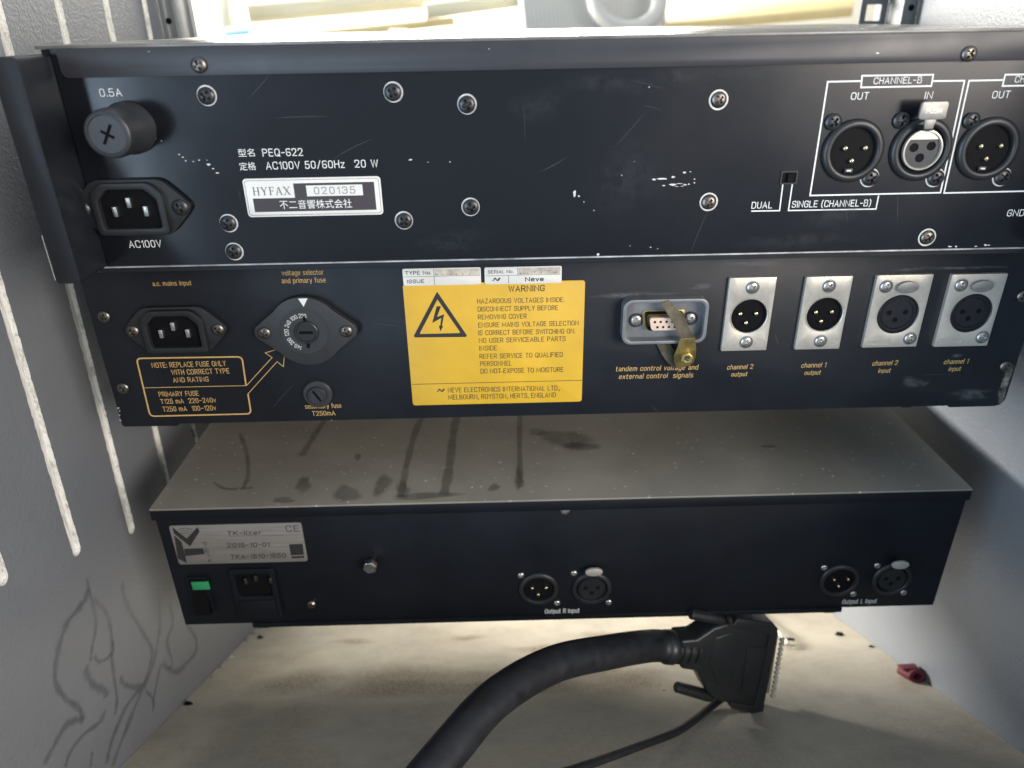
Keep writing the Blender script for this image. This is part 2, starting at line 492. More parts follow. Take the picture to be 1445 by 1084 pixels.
def glyph_strokes(ch, rad):
    out = []
    for st in GLYPH[ch].split(';'):
        close = st.endswith('z')
        pts = []
        for tk in st.replace('z', '').split():
            r = tk.endswith('r')
            a, b = tk.rstrip('r').split(',')
            pts.append((Vector((float(a), float(b))), r))
        n = len(pts)
        o = []
        for i, (p, r) in enumerate(pts):
            if not r or (not close and i in (0, n - 1)):
                o.append(p); continue
            p0, p1 = pts[i - 1][0], pts[(i + 1) % n][0]
            da, db = p0 - p, p1 - p
            rr = min(rad, da.length * .5, db.length * .5)
            a, b = p + da.normalized() * rr, p + db.normalized() * rr
            for k in range(5):
                t = k / 4
                kk = 0.5
                # between a quadratic curve and a true corner, for the squarish round of engraved type
                o.append(a * (1 - t) ** 2 + p * 2 * t * (1 - t) + b * t * t)
        out.append((o, close))
    return out


def text_mesh(body, m, width, cap, shear=0.0, weight=0.0, spacing=1.0, rad=3.0, stroke=0.108):
    if any(ord(c) > 9000 for c in body):
        return cjk_mesh(body, m, width, cap)
    x = 0.0
    allst = []
    for ch in body:
        if ch == ' ':
            x += 5.0; continue
        gs = glyph_strokes(ch, rad)
        w = max(p.x for st, c in gs for p in st)
        for st, c in gs: allst.append(([Vector((p.x + x, p.y)) for p in st], c))
        x += w + 2.9 * spacing
    tot = max(p.x for st, c in allst for p in st)
    sw = cap * (stroke + weight * 4.5)
    kx = (width - sw) / tot if tot > 1 else 1.0
    ky = (cap - sw) / 10
    sw = min(sw, kx * 1.5)
    mb = MB()
    for k, (st, close) in enumerate(allst):
        q = [Vector((p.x * kx + sw / 2 + (p.y * ky * shear), p.y * ky + sw / 2)) for p in st]
        if not close and len(q) >= 2:                    # square-ended strokes reach half a width further
            q[0] = q[0] + (q[0] - q[1]).normalized() * sw * .45
            q[-1] = q[-1] + (q[-1] - q[-2]).normalized() * sw * .45
        ribbon(mb, q, sw, -0.003 * (k % 5), close)
    me = bpy.data.meshes.new('lettering')
    me.from_pydata([Vector(v) * S for v in mb.v], [], mb.f)
    me.materials.append(m)
    return me


def ribbon(mb, q, w, y, close=False):
    n = len(q)
    L = []; R = []
    for i in range(n):
        if close: a, b = q[i - 1], q[(i + 1) % n]
        else: a, b = q[max(i - 1, 0)], q[min(i + 1, n - 1)]
        d1 = (q[i] - a).normalized() if (q[i] - a).length > 1e-6 else (b - q[i]).normalized()
        d2 = (b - q[i]).normalized() if (b - q[i]).length > 1e-6 else d1
        n1 = Vector((-d1.y, d1.x)); n2 = Vector((-d2.y, d2.x))
        nn = (n1 + n2)
        nn = nn.normalized() if nn.length > 1e-4 else n1
        k = 1.0 / max(0.55, nn.dot(n1))
        L.append(q[i] + nn * w / 2 * k); R.append(q[i] - nn * w / 2 * k)
    vs = [(p.x, y, p.y) for p in L] + [(p.x, y, p.y) for p in R]
    mb.add(vs, [(i, (i + 1) % n, n + (i + 1) % n, n + i) for i in range(n if close else n - 1)])


def cjk_mesh(body, m, width, cap):
    cu = bpy.data.curves.new("lettering", 'FONT')
    cu.body = body
    cu.resolution_u = 3
    o = bpy.data.objects.new("tmp_text", cu)
    C.objects.link(o)
    dg = bpy.context.evaluated_depsgraph_get()
    me = bpy.data.meshes.new_from_object(o.evaluated_get(dg))
    bpy.data.objects.remove(o); bpy.data.curves.remove(cu)
    xs = [v.co.x for v in me.vertices]; ys = [v.co.y for v in me.vertices]
    x0, x1, y0, y1 = min(xs), max(xs), min(ys), max(ys)
    for v in me.vertices:
        v.co = Vector(((v.co.x - x0) / (x1 - x0) * width * S, 0.0, (v.co.y - y0) / (y1 - y0) * cap * S))
    me.materials.clear()
    me.materials.append(m)
    return me


class Panel:
    """a flat upright face at depth y, printed and populated from measured points"""
    def __init__(s, y, root):
        s.y = y; s.root = root

    def p(s, u, v, out=0.0):
        return on_y(u, v, s.y - out)

    def text(s, body, l, r, capx, m, shear=0.0, weight=0.0, name='lettering', parent=None, out=0.06, spacing=1.0):
        a = s.p(*l); b = s.p(*r)
        zc = (a[1] + b[1]) / 2
        c = s.p((l[0] + r[0]) / 2, (l[1] + r[1]) / 2 - capx)
        me = text_mesh(body, m, b[0] - a[0], c[1] - zc, shear, weight, spacing)
        parent = parent or s.root
        o = link(name, me, parent, (a[0], s.y - out, zc))
        o.rotation_euler = (0, math.atan2(a[1] - b[1], b[0] - a[0]) * 0.6, 0)
        return o

    def line(s, mb, pts, w, out=0.06, close=False):     # constant-width printed line with mitred joints
        q = [Vector(s.p(*t)) for t in pts]
        s.line_mm(mb, q, w, out, close)

    def line_mm(s, mb, q, w, out=0.06, close=False):
        q = [Vector(t) for t in q]
        n = len(q)
        L = []; R = []
        for i in range(n):
            if close: a, b = q[i - 1], q[(i + 1) % n]
            else: a, b = q[max(i - 1, 0)], q[min(i + 1, n - 1)]
            d1 = (q[i] - a).normalized() if (q[i] - a).length > 1e-6 else (b - q[i]).normalized()
            d2 = (b - q[i]).normalized() if (b - q[i]).length > 1e-6 else d1
            n1 = Vector((-d1.y, d1.x)); n2 = Vector((-d2.y, d2.x))
            nn = (n1 + n2)
            nn = nn.normalized() if nn.length > 1e-4 else n1
            k = 1.0 / max(0.4, nn.dot(n1))
            L.append(q[i] + nn * w / 2 * k); R.append(q[i] - nn * w / 2 * k)
        y = s.y - out
        vs = [(p.x, y, p.y) for p in L] + [(p.x, y, p.y) for p in R]
        fs = [(i, (i + 1) % n, n + (i + 1) % n, n + i) for i in range(n if close else n - 1)]
        mb.add(vs, fs)

    def flat(s, mb, pts, out=0.06):
        q = [s.p(*t) for t in pts]
        mb.add([(p[0], s.y - out, p[1]) for p in q], [tuple(range(len(q)))])


def soft_strip(mb, pts, ws, nrm, feather=0.5):          # feathered ribbon on a plane with normal nrm
    pts = [Vector(p) for p in pts]
    n = len(pts)
    vs = []; al = []; fs = []
    for i, p in enumerate(pts):
        t = (pts[min(i + 1, n - 1)] - pts[max(i - 1, 0)]).normalized()
        sd = t.cross(nrm).normalized()
        w = ws[i] if isinstance(ws, (list, tuple)) else ws
        for k, a in ((-1, 0), (-(1 - feather), 1), (1 - feather, 1), (1, 0)):
            vs.append(p + sd * (w / 2 * k)); al.append(0.0 if i in (0, n - 1) else float(a))
    for i in range(n - 1):
        fs += [(i * 4 + k, i * 4 + k + 1, i * 4 + 5 + k, i * 4 + 4 + k) for k in range(3)]
    mb.add(vs, fs, al)


def soft_blob(mb, c, ax, ay, n=22, jit=0.18, rim=0.7):
    c = Vector(c); ax = Vector(ax); ay = Vector(ay)
    ph = [random.uniform(0, 6.28) for _ in range(3)]
    vs = [c]; al = [1.0]
    for k, a in ((rim, 1.0), (1.0, 0.0)):
        for i in range(n):
            t = 2 * math.pi * i / n
            r = k * (1 + jit * (math.sin(2 * t + ph[0]) + 0.6 * math.sin(3 * t + ph[1]) + 0.4 * math.sin(5 * t + ph[2])))
            vs.append(c + ax * math.cos(t) * r + ay * math.sin(t) * r); al.append(a)
    fs = [(0, 1 + i, 1 + (i + 1) % n) for i in range(n)]
    fs += [(1 + i, n + 1 + i, n + 1 + (i + 1) % n, 1 + (i + 1) % n) for i in range(n)]
    mb.add(vs, fs, al)


def spline(pts, n=8):
    pts = [Vector(p) for p in pts]
    out = []
    for i in range(len(pts) - 1):
        p0 = pts[max(i - 1, 0)]; p1 = pts[i]; p2 = pts[i + 1]; p3 = pts[min(i + 2, len(pts) - 1)]
        for k in range(n):
            t = k / n
            out.append(0.5 * ((2 * p1) + (p2 - p0) * t + (2 * p0 - 5 * p1 + 4 * p2 - p3) * t * t + (-p0 + 3 * p1 - 3 * p2 + p3) * t ** 3))
    out.append(pts[-1])
    return out


# ------------------------------------------------------------------ shared small hardware
def screw_mesh(r, h, m, name='screw', recess=0.62, dep=1.0):
    mb = MB()
    R, N = 16, 44
    vs = [(0, 0, 0)]
    def hgt(x, z):
        d = math.hypot(x, z) / r
        y = -h * math.sqrt(max(0.0, 1 - (d * 0.93) ** 2.6))
        w, L = 0.15 * r, recess * r
        for a, b in ((x, z), (z, x)):
            if abs(a) < w and abs(b) < L:
                y += dep * h * min(1.0, (L - abs(b)) / (0.16 * r)) * 0.8
                return min(y, -0.02)
        return y
    ca, sa = math.cos(0.5), math.sin(0.5)
    vs = [(0, hgt(0, 0), 0)]
    for i in range(1, R + 1):
        for k in range(N):
            a = 2 * math.pi * k / N
            x, z = r * i / R * math.cos(a), r * i / R * math.sin(a)
            vs.append((x * ca - z * sa, hgt(x, z), x * sa + z * ca))
    for k in range(N):
        x, y, z = vs[1 + (R - 1) * N + k]
        vs.append((x * 1.01, 0.15, z * 1.01))
    fs = [(0, 1 + (k + 1) % N, 1 + k) for k in range(N)]
    for i in range(R):
        fs += [(1 + i * N + k, 1 + i * N + (k + 1) % N, 1 + (i + 1) * N + (k + 1) % N, 1 + (i + 1) * N + k) for k in range(N)]
    mb.add(vs, fs)
    return mb.mesh(name, m, smooth=28)


def washer_mesh(r0, r1, t, m):
    mb = MB()
    mb.ring(circ(0, 0, r1, 36), circ(0, 0, r0, 36), -t, 0.05)
    return mb.mesh('washer', m, smooth=30)


SCR_BLACK = screw_mesh(3.3, 1.7, M['black_screw'])
SCR_DARK = screw_mesh(2.9, 1.5, M['dark_steel'])
SCR_STEEL = screw_mesh(2.7, 1.2, M['steel'])
SCR_SMALL = screw_mesh(1.9, 1.0, M['steel'])
WASHER = washer_mesh(3.2, 3.85, 0.12, M['ring'])
CRESC = washer_mesh(3.2, 3.9, 0.10, M['ring'])


def iec_inlet(pn, cl, cr, style):
    """mains inlet between its two flange screws (cl, cr pixel positions)"""
    a = pn.p(*cl); b = pn.p(*cr)
    cx, cz = (a[0] + b[0]) / 2, (a[1] + b[1]) / 2
    y = pn.y
    par = pn.root
    mb = MB()
    h = 11.6
    fl = rpoly([(cx - 14, cz + h), (cx + 14, cz + h), (cx + 21.5, cz + 4.2), (cx + 24.8, cz), (cx + 21.5, cz - 4.2), (cx + 14, cz - h),
                (cx - 14, cz - h), (cx - 21.5, cz - 4.2), (cx - 24.8, cz), (cx - 21.5, cz + 4.2)], 3.0)
    inner = rpoly([(cx - 7.6, cz + 8), (cx + 7.6, cz + 8), (cx + 11.9, cz + 3.7), (cx + 11.9, cz - 8), (cx - 11.9, cz - 8), (cx - 11.9, cz + 3.7)], 1.4)
    k = len(inner)
    o_b = rpoly([(cx - 10.0, cz + 10.6), (cx + 10.0, cz + 10.6), (cx + 14.6, cz + 6.0), (cx + 14.6, cz - 10.6), (cx - 14.6, cz - 10.6), (cx - 14.6, cz + 6.0)], 2.2)
    mb.prism(fl, y - 2.6, y + 0.2)
    body = mb.build('inlet_flange', M['plastic'], par, bevel=0.5)
    mb = MB()
    mb.ring(o_b, inner, y - 5.2, y - 2.2, y + 10)
    mb.build('inlet_rim', M['plastic'], body, bevel=0.35)
    mb = MB()
    mb.prism([(p[0], p[1]) for p in scaled(inner, 1.02)], y - 2.66, y - 2.6)
    mb.build('inlet_recess', M['cavity'], body)
    for dx, dz in ((-6.3, -1.0), (0, 2.6), (6.3, -1.0)):
        mb = MB().box(cx + dx - 1.0, cx + dx + 1.0, y - 4.6, y - 2.0, cz + dz - 2.1, cz + dz + 2.1)
        mb.build('contact_blade', M['tin'], body, bevel=0.3)
    for x in (cx - 20, cx + 20):
        link('screw', SCR_BLACK if style == 'black' else SCR_DARK, body, (x, y - 2.5, cz))
    return body


def xlr_pins(par, cx, cz, y, r=1.15, sc=1.0):
    for dx, dz in ((-4.1, 1.4), (4.1, 1.4), (-0.6, -3.6)):
        mb = MB().lathe([(r, y + 2.5), (r, y - 4.6), (r * 0.85, y - 5.2), (r * 0.4, y - 5.5), (0.02, y - 5.55)], (cx + dx * sc, cz + dz * sc), 12)
        mb.build('contact_pin', M['gold'], par)


# ================================================================== SETTING : cabinet
cab = thing('rack_cabinet', (0, 0, -400), "grey rack cabinet with routed slots in its left side, open at both ends", "rack cabinet")
XW = 257.0
YB = -230.0                                             # rear mouth of the cabinet
YF = 292.0                                              # front mouth
SLN = -0.066                                            # lean of the slots
slots = []
for k in range(-1, 5):
    yc = -18 + 50.6 * k
    zb = -243.5 - 0.495 * 50.6 * k
    slots.append((yc, zb))
X0 = -XW


def slot_outline(yc, zb, hw=3.6, top=150, n=8):
    zc = zb + hw
    pts = []
    for i in range(n + 1):
        t = math.pi + math.pi * i / n
        pts.append((yc + hw * math.cos(t), zc + hw * math.sin(t)))
    L = top - zc
    sl = 0.066 * L
    for i in range(n + 1):
        t = math.pi * i / n
        pts.append((yc + sl + hw * math.cos(t), top + hw * math.sin(t)))
    out = []
    m = len(pts)
    for i in range(m):                                  # the router left the long edges slightly ragged
        a, b = Vector(pts[i]), Vector(pts[(i + 1) % m])
        out.append(tuple(a))
        k = int((b - a).length / 2.2)
        for j in range(1, k):
            p = a.lerp(b, j / k)
            out.append((p.x + random.gauss(0, .16), p.y))
    return out


def side_panel(x, sgn, holes):
    bm = bmesh.new()
    zf = lambda yy: FZ0 + FSL * yy - 14
    outer = [(YB, zf(YB)), (YF, zf(YF)), (YF, 170), (-62, 170), (-126, 0), (YB, -175)]
    es = []
    for loop in [outer] + holes:
        vs = [bm.verts.new(((x - OFF[cab].x) * S, (p[0] - OFF[cab].y) * S, (p[1] - OFF[cab].z) * S)) for p in loop]
        for i in range(len(vs)):
            es.append(bm.edges.new((vs[i], vs[(i + 1) % len(vs)])))
    bmesh.ops.triangle_fill(bm, edges=es, use_beauty=True)
    for f in bm.faces:
        if f.normal.x * sgn > 0: f.normal_flip()
    me = bpy.data.meshes.new('side_panel')
    bm.to_mesh(me); bm.free()
    mb = MB()
    x2 = x + sgn * 16
    n = 4
    vs = [(x, p[0], p[1]) for p in outer] + [(x2, p[0], p[1]) for p in outer]
    n = len(outer)
    fs = [tuple(range(n, 2 * n))] + [(i, (i + 1) % n, n + (i + 1) % n, n + i) for i in range(n)]
    mb.add(vs, fs)
    me2 = mb.mesh('x', M['wall'], OFF[cab], recalc=False)
    bm = bmesh.new(); bm.from_mesh(me); bm.from_mesh(me2)
    bm.to_mesh(me); bm.free()
    bpy.data.meshes.remove(me2)
    me.materials.clear(); me.materials.append(M['wall'])
    return link('side_panel', me, cab, label="left side panel with routed slots" if holes else "plain right side panel")


lp = side_panel(X0, -1, [slot_outline(*s) for s in slots])
rp = side_panel(XW, 1, [])
for s in slots:
    o = slot_outline(*s)
    n = len(o)
    mb = MB()
    vs = [(X0 - .02, p[0], p[1]) for p in o] + [(X0 - 2.4, p[0], p[1]) for p in scaled(o, 0.985, 1.0)]
    mb.add(vs, [(i, (i + 1) % n, n + (i + 1) % n, n + i) for i in range(n)] + [tuple(range(n, 2 * n))])
    mb.build('routed_slot', M['slot'], lp, recalc=True)

# bottom board, following the slope of the cabinet
mb = MB()
zt = lambda yy: FZ0 + FSL * yy
x0, x1 = X0 + 0.3, XW - 0.3
mb.add([(x0, YB, zt(YB)), (x1, YB, zt(YB)), (x1, YF, zt(YF)), (x0, YF, zt(YF)),
        (x0, YB, zt(YB) - 13), (x1, YB, zt(YB) - 13), (x1, YF, zt(YF) - 13), (x0, YF, zt(YF) - 13)],
       [(0, 1, 2, 3), (7, 6, 5, 4), (0, 4, 5, 1), (1, 5, 6, 2), (2, 6, 7, 3), (3, 7, 4, 0)])
bb = mb.build('bottom_board', M['floor'], cab)
FN = Vector((0, 0.48, 1)).normalized()
FT = Vector((0, 1, -0.48)).normalized()
FX = Vector((1, 0, 0))
mb = MB()
for (u, v, ru, rv) in ((560, 958, 150, 30), (760, 955, 150, 30), (420, 962, 90, 26), (880, 962, 110, 26), (640, 972, 200, 18), (660, 900, 40, 9), (850, 897, 60, 10), (770, 915, 60, 12), (500, 905, 50, 8)):
    mb = MB(); dl = random.uniform(.2, .5)
    soft_blob(mb, on_floor(u, v, dl), FX * ru * 0.42, FT * rv * 1.0, rim=0.35)
    mb.build('rust_stain', M['rust'], bb, recalc=False)

# front rails with square cage holes
for sgn, xi, xo in ((-1, -227.7, -246.0), (1, 227.5, 246.5)):
    yr = 250.0
    bm = bmesh.new()
    es = []
    rx0, rx1 = min(xi, xo), max(xi, xo)
    loops = [[(rx0, -480), (rx1, -480), (rx1, 150), (rx0, 150)]]
    zc = 7.2 if sgn < 0 else 5.4
    hx = (rx0 + rx1) / 2 + (0.9 if sgn > 0 else -0.9) * 0 + (-0.0)
    hxc = -235.0 if sgn < 0 else 236.8
    zs = []
    k = 0
    z = zc
    while z < 140: zs.append(z); z += (15.875 if k % 3 != 1 else 12.7); k += 1
    z = zc - 15.875
    k = 0
    while z > -470: zs.append(z); z -= (15.875 if k % 3 != 1 else 12.7); k += 1
    for z in zs:
        loops.append([(hxc - 5.2, z - 5.2), (hxc + 5.2, z - 5.2), (hxc + 5.2, z + 5.2), (hxc - 5.2, z + 5.2)])
    for lo in loops:
        vs = [bm.verts.new((p[0] * S, (yr) * S, (p[1] + 400) * S)) for p in lo]
        for i in range(4): es.append(bm.edges.new((vs[i], vs[(i + 1) % 4])))
    bmesh.ops.triangle_fill(bm, edges=es, use_beauty=True)
    r = bmesh.ops.extrude_face_region(bm, geom=bm.faces[:])
    bmesh.ops.translate(bm, verts=[g for g in r['geom'] if isinstance(g, bmesh.types.BMVert)], vec=(0, 2 * S, 0))
    bmesh.ops.recalc_face_normals(bm, faces=bm.faces)
    me = bpy.data.meshes.new('rack_rail'); bm.to_mesh(me); bm.free()
    me.materials.append(M['rail'])
    rail = link('rack_rail', me, cab)
    mb = MB()
    xa = xo
    mb.box(min(xa, xa + sgn * 2), max(xa, xa + sgn * 2), yr - 22, yr + 0.0, -480, 150)
    mb.box(min(xa + sgn * 2, XW * sgn - sgn * 0.5), max(xa + sgn * 2, XW * sgn - sgn * 0.5), yr - 22, yr - 20, -480, 150)
    mb.build('rail_return', M['rail'], rail, bevel=0.4)
    for z in (8.0, 66.0):
        mb = MB().lathe([(2.0, yr - 22.3), (2.0, yr - 22.15), (0.02, yr - 22.15)], (xa + sgn * 5.5, z), 16)
        mb.build('rail_slot', M['dark_hole'], rail)

# dried spills running down the left wall
mb = MB()
NX = Vector((1, 0, 0))


def wp(u, v):
    y, z = on_x(u, v, X0 + 0.25)
    return Vector((X0 + 0.25, y, z))


WR = [([(125, 830), (118, 850), (95, 880), (82, 920), (78, 960), (92, 985), (112, 1000), (118, 1020)], 5),
      ([(122, 815), (130, 850), (136, 880), (130, 915), (128, 935)], 3.5),
      ([(130, 845), (150, 865), (158, 900), (158, 930), (165, 985), (162, 1010)], 4),
      ([(172, 820), (178, 850), (200, 890), (214, 915), (213, 935), (203, 965), (180, 995), (160, 1040), (150, 1080)], 4.2),
      ([(226, 840), (226, 880), (222, 910), (214, 945), (200, 975), (188, 1005), (170, 1050), (158, 1084)], 4.6),
      ([(240, 850), (244, 880), (236, 905), (243, 935), (237, 945)], 4),
      ([(262, 880), (276, 900), (276, 920), (262, 938), (250, 948), (236, 943), (230, 935)], 4.6),
      ([(228, 935), (222, 960), (217, 990), (216, 1004)], 3.4),
      ([(169, 955), (176, 966), (190, 970), (200, 970)], 4.5),
      ([(205, 975), (215, 985), (218, 1000)], 3.0),
      ([(120, 940), (130, 965), (148, 975), (150, 985)], 6),
      ([(158, 905), (160, 920), (142, 934), (133, 925)], 3),
      ([(118, 1015), (95, 1022), (78, 1050), (62, 1080)], 4),
      ([(150, 1000), (140, 1020), (120, 1035), (100, 1060), (92, 1084)], 3.4),
      ([(130, 1060), (128, 1084)], 3)]
for pts, w in WR:
    sp = spline([wp(*p) for p in pts], 5)
    mb = MB()
    soft_strip(mb, sp, [w * 1.25 * random.uniform(0.6, 1.3) for _ in sp], NX, 0.8)
    mb.build('dried_spill', M['spill'], lp, recalc=False)


# chips and debris stuck along the bottom board
G_DEB = "crumbs lying along the edges of the bottom board"


def debris(u, v, r, m, label, name='debris_crumb', group=G_DEB):
    c = on_floor(u, v, r * 0.4)
    mb = MB()
    n = 7
    for k in range(2):
        pass
    ring0 = []; ring1 = []
    for i in range(n):
        a = 2 * math.pi * i / n
        q = random.uniform(0.6, 1.2)
        ring0.append(c + FX * math.cos(a) * r * 1.5 * q + FT * math.sin(a) * r * q - FN * r * 0.4)
        ring1.append(c + FX * math.cos(a) * r * 0.8 * q + FT * math.sin(a) * r * 0.6 * q + FN * r * random.uniform(0.1, 0.5))
    mb.add(ring0 + ring1, [(i, (i + 1) % n, n + (i + 1) % n, n + i) for i in range(n)] + [tuple(range(n, 2 * n)), tuple(range(n))])
    o = mb.build(name, m, None, smooth=20)
    tag(o, label, "crumb", group)
    return o


debris(357, 893, 2.2, M['wood_chip'], "pale crumb beside the left foot of the lowest unit")
debris(366, 899, 2.4, M['dark_hole'], "larger dark crumb just right of the pale crumb under the lowest unit")
debris(326, 927, 1.6, M['bench'], "small white crumb on the left edge of the bottom board")
debris(313, 940, 2.2, M['wood_chip'], "grey crumb on the left board edge below the white crumb")
debris(300, 955, 2.2, M['wood_chip'], "lower grey crumb on the left board edge, nearer the viewer")
debris(264, 992, 2.6, M['dark_hole'], "dark crumb at the left board edge nearest the viewer")
debris(347, 903, 1.8, M['wood_chip'], "small grey crumb where the left board edge meets the lowest unit")
debris(1186, 894, 3.2, M['dark_hole'], "dark flat crumb on the right of the board under the lowest unit")
debris(1230, 912, 1.8, M['dark_hole'], "dark crumb against the right wall behind the red clip")
debris(1225, 1030, 0.8, M['bench'], "tiny white speck on the board in front of the red clip")
debris(936, 973, 1.4, M['rust'] if False else M['tan'], "small brown crumb below the thick cable")

# ================================================================== UNIT 1 : top unit, gloss black
Y1 = -19.0
u1 = thing('rack_equalizer', (0, 110, -87.6), "glossy black topmost unit with silver name plate and round fuse holder at left", "rack unit", "audio units bolted in the rack")
P1 = Panel(Y1, u1)
XL1, XR1 = -200.5, 203.5
mb = MB().box(XL1, XR1, Y1, Y1 + 1.5, -87.6, -2.4)
rear1 = mb.build('rear_panel', M['gloss_black'], u1)
mb = MB().box(-205, 208, Y1 + 2, 250, -87.2, -2.6)
mb.build('chassis', M['matte_black'], u1)
# top cover with rear lip
mb = MB().box(-205.2, 208.2, Y1 - 1.6, 251, -2.4, -1.2)
mb.build('top_cover', M['cover'], u1, bevel=0.3)
lipz = P1.p(700, 97)[1] + 0.4
o = rrect(-197.6, 204.0, -12.6, -2.4, 2.6)
o = [(p[0], (-2.4 if p[1] > -6 else p[1])) if p[1] > -6 else p for p in o]
mb = MB().prism(o, Y1 - 1.6, Y1 - 0.05)
mb.build('cover_lip', M['lip_black'], u1, bevel=0.25)
# bottom plate with its bare bright rear edge
mb = MB().box(-205, 208, Y1 - 0.6, 250, -88.3, -87.7)
mb.build('bottom_plate', M['line_edge'], u1, bevel=0.15)
mb = MB().box(-204.9, 207.9, Y1 + 0.4, 250, -90.5, -88.35)
mb.build('bottom_fold', M['matte_black'], u1)
# side cheeks standing proud of the panel
for sgn in (-1, 1):
    xo = -211.0 if sgn < 0 else 214.0
    xi = -201.0 if sgn < 0 else 204.0
    a, b = min(xo, xi), max(xo, xi)
    mb = MB()
    pr = rpoly([(a, -88.0), (b, -88.0), (b, -4.2), (a, -4.2)], 1.6, 3)
    mb.prism(pr, Y1 - 22, 250)
    mb.build('side_cheek', M['cheek'], u1, bevel=0.5)
mb = MB().box(-211.0, -210.85, Y1 - 22.1, Y1 - 21.6, -86.5, -68)
mb.build('chipped_edge', M['ring'], u1)

# fuse holder
fx, fz = -176.8, -31.2
mb = MB().lathe([(10.0, Y1 + .2), (10.0, Y1 - 2.4), (9.2, Y1 - 3.4), (9.0, Y1 - 17.2), (8.5, Y1 - 19.6), (7.6, Y1 - 20.3), (7.2, Y1 - 20.3), (6.9, Y1 - 19.6), (6.7, Y1 - 19.6), (0.02, Y1 - 19.7)], (fx, fz), 48)
fh = mb.build('fuse_holder', M['bakelite'], u1, smooth=40)
mb = MB()
for ang in (1.05, -0.52):
    d = Vector((math.cos(ang), math.sin(ang))); e = Vector((-d.y, d.x))
    L, w = (4.0, 0.55) if ang > 0 else (2.6, 0.55)
    q = [Vector((fx, fz)) + d * L + e * w, Vector((fx, fz)) - d * L + e * w, Vector((fx, fz)) - d * L - e * w, Vector((fx, fz)) + d * L - e * w]
    mb.add([(p.x, Y1 - 19.78 - (0.02 if ang > 0 else 0), p.y) for p in q], [(0, 1, 2, 3)])
mb.build('driver_slot', M['dark_hole'], fh, recalc=False)

iec_inlet(P1, (122.6, 294), (257, 290), 'black')

for u, v in [(292, 135), (555, 130), (659, 147), (1014, 141), (323, 315), (331, 355), (570, 311), (664, 292), (1000, 285), (1308, 335)]:
    x, z = P1.p(u, v)
    w = link('washer', WASHER, u1, (x, Y1, z))
    link('screw', SCR_BLACK if u < 800 else SCR_DARK, u1, (x + random.uniform(-.25, .25), Y1 - 0.12, z + random.uniform(-.2, .2)), (0, random.uniform(0, 1.5), 0))
for u, v in [(281, 92), (1367, 76)]:
    x, z = P1.p(u, v, 1.6)
    link('screw', SCR_DARK, u1, (x, Y1 - 1.6, z), (0, random.uniform(0, 1.5), 0))

W = M['white_ink']
P1.text("0.5A", (142, 137), (173, 136), 11.5, W, parent=rear1)
P1.text("AC100V", (183, 350), (229, 349), 10.5, W, parent=rear1)
P1.text("型名", (337, 222), (360, 221), 11.5, W, parent=rear1)
P1.text("定格", (339, 241), (362, 240), 11.5, W, parent=rear1)
P1.text("PEQ-622", (371, 221), (428, 220), 11, W, parent=rear1)
P1.text("AC100V", (376, 239.5), (424, 238.5), 11, W, parent=rear1)
P1.text("50/60Hz", (431, 238.5), (487, 237), 11, W, parent=rear1)
P1.text("20 W", (501, 236.8), (534, 236), 11, W, parent=rear1)
P1.text("CHANNEL-B", (1232, 119), (1300, 117.5), 9.5, W, parent=rear1)
P1.text("CHANNEL-A", (1431, 117), (1499, 115), 9.5, W, parent=rear1)
P1.text("OUT", (1200, 141), (1225, 140.5), 10.5, W, parent=rear1)
P1.text("IN", (1304, 140), (1315, 139.7), 10.5, W, parent=rear1)
P1.text("OUT", (1399, 139), (1424, 138.5), 10.5, W, parent=rear1)
P1.text("DUAL", (1060, 294.5), (1089, 294), 9.5, W, parent=rear1)
P1.text("SINGLE (CHANNEL-B)", (1117, 293), (1228, 291), 9.5, W, parent=rear1)
P1.text("GND", (1420, 305.5), (1444, 305), 9.5, W, parent=rear1)
mb = MB()
lw = 0.55
P1.line(mb, [(1215, 114.5), (1168, 115.5), (1143, 276), (1327, 272), (1361, 114), (1316, 114.5)], 0.6)
P1.line(mb, [(1216.5, 107), (1317, 105.5), (1314, 121.5), (1215, 123.5)], 0.6, close=True)
P1.line(mb, [(1415, 113), (1367.5, 114), (1332, 272.5), (1480, 269)], 0.6)
P1.line(mb, [(1418.5, 105.5), (1519, 104), (1516, 119.5), (1414.5, 121.5)], 0.6, close=True)
P1.line(mb, [(1060, 298), (1100, 297.3), (1105, 257)], 0.5)
P1.line(mb, [(1118.5, 257), (1112.5, 297.2), (1236, 295), (1239.8, 276)], 0.5)
mb.build('printed_line', W, rear1, recalc=False)
# slide switch
xa, za = P1.p(1102, 258); xb, zb = P1.p(1124, 243)
mb = MB().ring(rrect(xa - .6, xb + .6, za - .6, zb + .6, 0.4), rrect(xa, xb, za, zb, 0.4), Y1 - 0.5, Y1, Y1 + 0.2)
sw = mb.build('slide_switch', M['plastic'], u1)
mb = MB().box(xa, xb, Y1 - 0.06, Y1 - 0.02, za, zb).box(xa + 2.2, xb - 1.6, Y1 - 1.3, Y1, za + 0.4, zb - 0.4)
mb.build('switch_slider', M['cavity'], sw)


